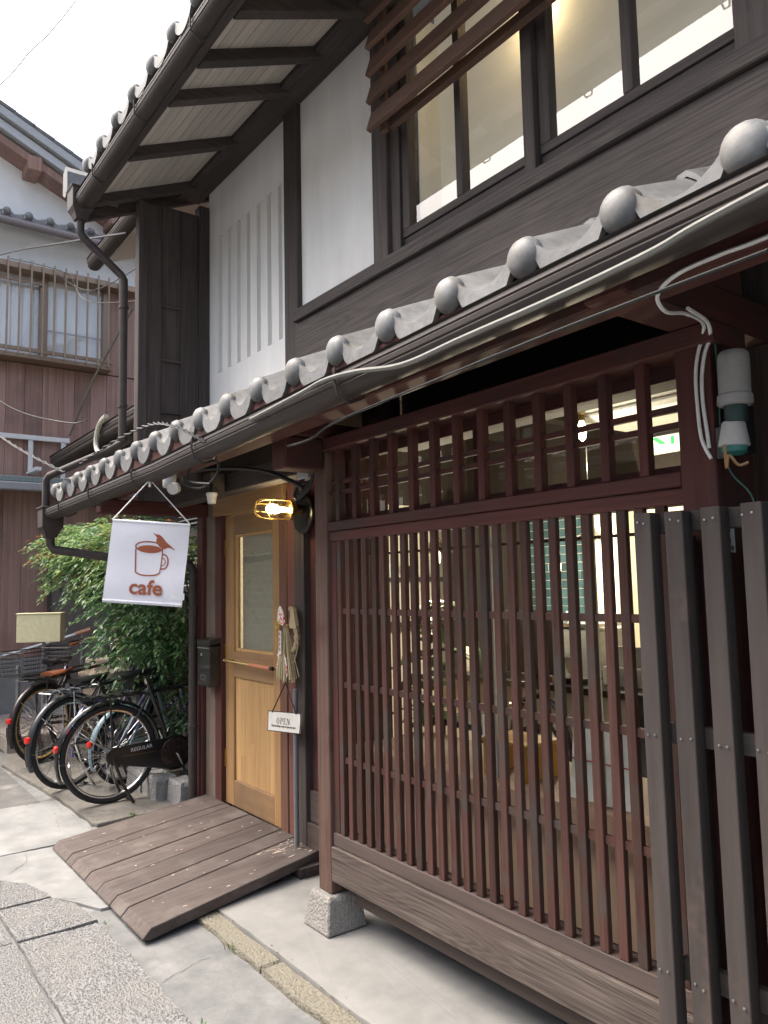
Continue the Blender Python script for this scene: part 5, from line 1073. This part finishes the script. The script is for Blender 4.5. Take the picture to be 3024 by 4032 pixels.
# upper window with vertical bars
m_alum = plain('bronze_aluminium', (.30,.215,.15), .35, .5)
UW = part(FH, 'upper_window', m_alum, (FX-.02,0.5,4.14,FX+.22,2.86,4.19), (FX-.02,0.5,5.19,FX+.20,3.25,5.26), (FX-.02,2.06,4.191,FX+.05,2.15,5.189), (FX-.02,2.79,4.191,FX+.05,2.86,5.189), bevel=.004)
part(UW, 'lower_rail', m_alum, (FX+.20,0.5,4.22,FX+.23,2.86,4.26)); part(UW, 'top_cross_rail', m_alum, (FX+.06,0.5,5.08,FX+.08,2.1,5.11))
part(UW, 'curtain', surf('white_curtain', (.80,.80,.78), (.60,.60,.58), (1,14,.6), 4, (.8,.9), .5, None, var=0, dist=.03), (FX-.045,0.5,4.19,FX-.035,2.79,5.19))
part(UW, 'pane', m_pane, (FX-.008,0.5,4.19,FX-.005,2.06,5.19)); part(UW, 'pane', m_pane, (FX+.0,2.15,4.19,FX+.003,2.79,5.19)); part(UW, 'sash_bar', m_grey, (FX+.004,2.15,4.56,FX+.014,2.79,4.58))
yb = .544; bar = None
while yb < 3.0:
    if bar is None: bar = MB().lathe([(.011,0),(.011,1.12)], (0,0,0), (0,0,1), 8).build('window_bar', m_alum, UW, smooth=True, local=True); bar.location = Vector((FX+.235,yb,4.17))-ORG[UW.name]
    else: inst(bar, UW, Vector((FX+.235,yb,4.17))-ORG[UW.name])
    yb += .1255
part(FH, 'window_side_panel', m_plank, (FX-.028,2.87,4.14,FX+.01,3.6,5.2))
part(FH, 'upper_wall', m_farplaster, (-14,.5,4.151,FX-.046,6.5,5.262))
part(FH, 'upper_wall', m_farplaster, (-14,.5,5.263,FX-.20,6.5,5.80))
b = MB(); b.prism([(FX-.22,.5,5.80),(FX-.22,4.4,5.80),(FX-.22,.5,7.54)], (-4,0,0)); b.build('gable_wall', m_farplaster, FH)
# gable verge: slopes down to the right
vz = lambda y: 7.70-.45*(y-.2)
for dz, m_, dx in ((0,m_grey,.42),(-.13,plain('pale_verge', (.50,.52,.53), .5),.36),(-.27,m_plank,.30)):
    b = MB(); b.hexa([(FX-.22,.2,vz(.2)+dz-.10),(FX+dx-.22,.2,vz(.2)+dz-.10),(FX+dx-.22,4.8,vz(4.8)+dz-.10),(FX-.22,4.8,vz(4.8)+dz-.10),(FX-.22,.2,vz(.2)+dz),(FX+dx-.22,.2,vz(.2)+dz),(FX+dx-.22,4.8,vz(4.8)+dz),(FX-.22,4.8,vz(4.8)+dz)]); b.build('verge_board', m_, FH)
part(FH, 'purlin_end', m_plank, (FX-.22,1.88,6.46,FX+.12,2.04,6.64), bevel=.01); part(FH, 'purlin_end', m_plank, (FX-.22,2.85,6.05,FX+.12,3.0,6.22), bevel=.01)
vt = None
for i in range(22):
    yy = .3+i*.215; p = Vector((FX+.02,yy,vz(yy)+.005))-ORG[FH.name]
    if vt is None: vt = MB().box(-.26,-.13,0,.19,.13,.045).build('verge_tile', m_tile, FH, local=True, bevel=.008); vt.location = p; vt.rotation_euler = (math.atan(-.45)-.0,0,0)
    else: inst(vt, FH, p, rot=(math.atan(-.45)+.03,0,0))
# tiled pent eave with gutter
PE = MB().hexa([(FX-.22,-.5,5.95),(FX+.10,-.5,5.80),(FX+.10,3.3,5.80),(FX-.22,3.3,5.95),(FX-.22,-.5,6.0),(FX+.10,-.5,5.85),(FX+.10,3.3,5.85),(FX-.22,3.3,6.0)]).build('pent_roof', m_tile_dk, FH)
e2 = None
for i in range(16):
    yy = -.45+i*.235; p = Vector((FX+.12,yy,5.865))-ORG[PE.name]
    if e2 is None:
        b = MB(); b.lathe([(.045,0),(.042,.02),(.025,.035),(.003,.04)], (0,0,.01), (1,0,0), 12); b.loft([[(0.0,.04+.15*t,.02-.04*math.sin(t*math.pi)),(0.0,.04+.15*t,-.05-.03*math.sin(t*math.pi)),(-.3,.04+.15*t,.09),(-.3,.04+.15*t,.13)] for t in (0,.25,.5,.75,1.0)])
        e2 = b.build('eave_tile', m_tile, PE, smooth=True, local=True); e2.location = p
    else: inst(e2, PE, p)
MB().tube([(FX+.17,-.6,5.76),(FX+.17,3.3,5.72)], .045, 10).build('gutter', plain('brown_grey_gutter', (.20,.17,.17), .35), FH, smooth=True)
# tiled entrance step
SP = thing('tiled_step', 'low tiled entrance step before the plank house', 'step', (-8.7,3,0))
part(SP, 'core', plain('step_grout', (.20,.19,.175), .9), (-9.44,1.52,0,-7.85,4.2,.142))
tt = None; m_st = surf('brown_step_tile', (.27,.235,.205), (.33,.29,.255), (9,9,9), 3, (.6,.75), .05, None, var=.12)
for i in range(10):
    for j in range(9):
        p = Vector((-7.855-(i+1)*.155,1.525+j*.155,.143))-ORG[SP.name]
        if tt is None: tt = MB().box(0.003,.003,0,.152,.152,.008).build('step_tile', m_st, SP, local=True); tt.location = p
        else: inst(tt, SP, p)
for j in range(9): part(SP, 'riser_tile', m_st, (-7.85,1.525+j*.155+.003,.01,-7.843,1.525+j*.155+.152,.138))
for i in range(10): part(SP, 'riser_tile', m_st, (-7.855-(i+1)*.155+.003,1.513,.01,-7.855-(i+1)*.155+.152,1.52,.138))
# yellow box on a post (plain)
YB = thing('yellow_post_box', 'pale yellow box on a steel post above the bicycles', 'post box', (-8.15,1.85,.15), R(-30))
MB().box(-.075,-.205,.84,.075,.205,1.11).build('box', plain('pale_yellow_paint', (.90,.82,.50), .5), YB, local=True, bevel=.004)
MB().box(-.082,-.212,1.111,.082,.212,1.123).build('lid', bpy.data.materials['pale_yellow_paint'], YB, local=True, bevel=.003)
MB().tube([(0,.03,0),(0,.03,.84)], .018, 10).build('post', m_steel, YB, smooth=True, local=True)
single('steel_bollard', MB().tube([(-8.3,1.68,.15),(-8.3,1.68,.75)], .025, 10).lathe([(.026,0),(.02,.012),(.002,.018)], (-8.3,1.68,.75), (0,0,1), 10), m_steel, 'plain steel post beside the yellow box on the step', 'post', smooth=True)
single('planter_bin', MB().loft([[(-7.95+s*dx,2.42+s*dy,z) for dx, dy in ((-1,-1),(1,-1),(1,1),(-1,1))] for z, s in ((.152,.15),(.62,.18),(.63,.21),(.67,.21),(.70,.17),(.80,.14))]), plain('beige_plastic', (.50,.40,.31), .5), 'beige plastic bin behind the bicycle saddles', 'bin', bevel=.006)
HRL = thing('handrail', 'sloping steel handrail with wooden grip behind the bicycles', 'handrail', (-8.9,2.2,.4))
MB().tube([(-8.9,1.50,.78),(-8.6,2.30,1.02)], .020, 8).build('rail', m_steel, HRL, smooth=True); MB().tube([(-8.6,2.30,1.02),(-8.55,2.44,1.065)], .026, 8).build('grip', plain('tan_grip', (.38,.2,.12), .5), HRL, smooth=True)
MB().tube([(-8.58,2.36,1.04),(-8.58,2.36,.15)], .018, 8).build('upright', m_steel, HRL, smooth=True)

# ================================================================== OVERHEAD WIRES
def wire(name, pts, r, label, m=m_cable): single(name, MB().tube(bez(pts, 6), r, 5), m, label, 'wire', smooth=True)
wire('overhead_wire', [(-5.02,1.63,3.88),(-6.5,1.55,4.35),(-8.0,1.35,4.75),(-12,.9,5.7)], .008, 'dark overhead wire crossing from the rain head to the left')
wire('service_wire', [(-5.0,1.9,3.83),(-7.2,2.02,4.28),(-9.28,2.2,5.2)], .005, 'thin wire running from the sleeve wall to the barred window')
wire('window_wire', [(-5.06,1.76,3.45),(-7.0,1.9,4.1),(-9.3,2.3,5.25),(-9.3,1.7,5.28)], .004, 'thin horizontal wire beneath the small gutter end')
wire('stay_wire', [(-7.9,2.02,3.02),(-7.0,2.0,3.40),(-5.9,1.97,3.70)], .010, 'pale stay wire rising from the rear gutter', m_gcable)
wire('alley_wire', [(-9.45,1.2,3.95),(-8.2,1.55,3.3),(-7.3,1.85,3.02),(-7.2,2.0,3.05)], .006, 'dark wire sagging in front of the plank wall')
tw2 = []
for i in range(70):
    t = i/69; p = Vector((-8.5,1.0,3.55))*(1-t)+Vector((-5.35,1.34,2.27))*t+Vector((0,0,-.10*math.sin(t*math.pi))); tw2.append(p)
b = MB()
for ph in (0, math.pi): b.tube([p+Vector((0,.007*math.cos(i*1.1+ph),.007*math.sin(i*1.1+ph))) for i, p in enumerate(tw2)], .005, 4)
single('twisted_wire', b, m_cable, 'twisted black wire coming down to the left end of lower eave', 'wire', smooth=True)
b = MB(); tw3 = bez([(-5.0,1.35,2.28),(-4.2,1.33,2.30),(-3.6,1.30,2.27),(-3.2,1.27,2.18),(-2.86,1.25,2.06)], 16)
for ph in (0, math.pi): b.tube([p+Vector((0,.006*math.cos(i*1.1+ph),.006*math.sin(i*1.1+ph))) for i, p in enumerate(tw3)], .004, 4)
single('tile_wire', b, m_cable, 'twisted black wire draped along the eave tile ends', 'wire', smooth=True)
wire('sky_wire', [(-12,4.2,13.2),(-12,3.05,10.87),(-12,2.75,10.3),(-12,2.46,9.83),(-12,1.4,8.4),(-12,-2,6.2)], .008, 'faint wire against the white sky at top left', m_gcable)

# ================================================================== HOUSE ACROSS THE ALLEY (seen in reflections)
OH = thing('opposite_house', 'tan brick house across the alley seen mirrored in the glass', 'house', (-5,-3.2,0))
m_brick, t_, b_, N_, Ln_ = nt('tan_brick')
bt = N_.new('ShaderNodeTexBrick'); bt.inputs['Scale'].default_value = 5; bt.inputs['Color1'].default_value = (.42,.32,.21,1); bt.inputs['Color2'].default_value = (.34,.25,.16,1); bt.inputs['Mortar'].default_value = (.5,.47,.42,1)
tc_ = N_.new('ShaderNodeTexCoord'); mp_ = N_.new('ShaderNodeMapping'); mp_.inputs['Rotation'].default_value = (R(90),0,0); Ln_.new(tc_.outputs['Object'], mp_.inputs[0]); Ln_.new(mp_.outputs[0], bt.inputs['Vector']); Ln_.new(bt.outputs[0], b_.inputs['Base Color']); b_.inputs['Roughness'].default_value = .85
part(OH, 'wall', m_brick, (-9.0,-4.2,0,-4,-3.2,2.75)); m_brick2 = m_brick.copy(); m_brick2.node_tree.nodes['Mapping'].inputs['Rotation'].default_value = (R(90),0,R(90)); part(OH, 'wing_wall', m_brick2, (-13,-4.2,0,-9.01,.30,2.5)); part(OH, 'wing_window', m_black, (-9.009,-1.6,1.0,-8.99,-.7,2.1), bevel=.004); part(OH, 'wall', m_farplaster, (-3.98,-4.2,0,5,-3.2,2.75)); part(OH, 'door', m_door, (-8.6,-3.199,0,-7.8,-3.15,2.0), bevel=.004)
part(OH, 'window', m_black, (-6.8,-3.199,1.0,-5.6,-3.15,2.0), (-2.5,-3.199,1.0,-1.2,-3.15,2.0), bevel=.004)
b = MB(); b.hexa([(-8.98,-2.75,2.70),(5.2,-2.75,2.70),(5.2,-5.2,3.55),(-8.98,-5.2,3.55),(-8.98,-2.75,2.78),(5.2,-2.75,2.78),(5.2,-5.2,3.63),(-8.98,-5.2,3.63)]); b.build('roof', m_tile_dk, OH)
rt = None
for i in range(44):
    p = Vector((-8.9+i*.32,-2.78,2.80))-ORG[OH.name]
    if rt is None: rt = MB().tube([(0,0,0),(0,-2.4,.833)], .055, 8).build('roof_roll', m_tile, OH, smooth=True, local=True); rt.location = p
    else: inst(rt, OH, p)
RB = thing('rooftop_building', 'pale concrete building with roof railing mirrored in the upstairs glass', 'building', (-9,-10,0))
part(RB, 'wall', plain('pale_concrete_wall', (.42,.42,.40), .85), (-13.5,-13,0,-7.5,-9,9.6)); part(RB, 'roof_house', bpy.data.materials['pale_concrete_wall'], (-12.2,-12,9.601,-10.6,-10,11.0))
for i in range(22): part(RB, 'railing_post', m_steel, (-13.5+i*.28,-9.06,9.601,-13.47+i*.28,-9.03,10.6))
for z in (10.1,10.6): part(RB, 'railing_bar', m_steel, (-13.5,-9.09,z,-7.5,-9.061,z+.04))
for i in range(4):
    for j in range(3): part(RB, 'window', m_black, (-13.0+i*1.4,-8.999,1.0+j*2.8,-12.1+i*1.4,-8.96,2.4+j*2.8))
for k, (y, z) in enumerate(((-3.6,6.3),(-4.0,6.7),(-4.4,7.3))):
    wire('street_cable', [(-16,y,z),(-8,y,z-.35),(0,y,z-.45),(8,y,z)], .018, ['lowest overhead street cable across the alley mirrored upstairs','middle overhead street cable across the alley mirrored upstairs','highest overhead street cable across the alley mirrored upstairs'][k])
print('leaves', cnt, 'objects', len(bpy.data.objects))
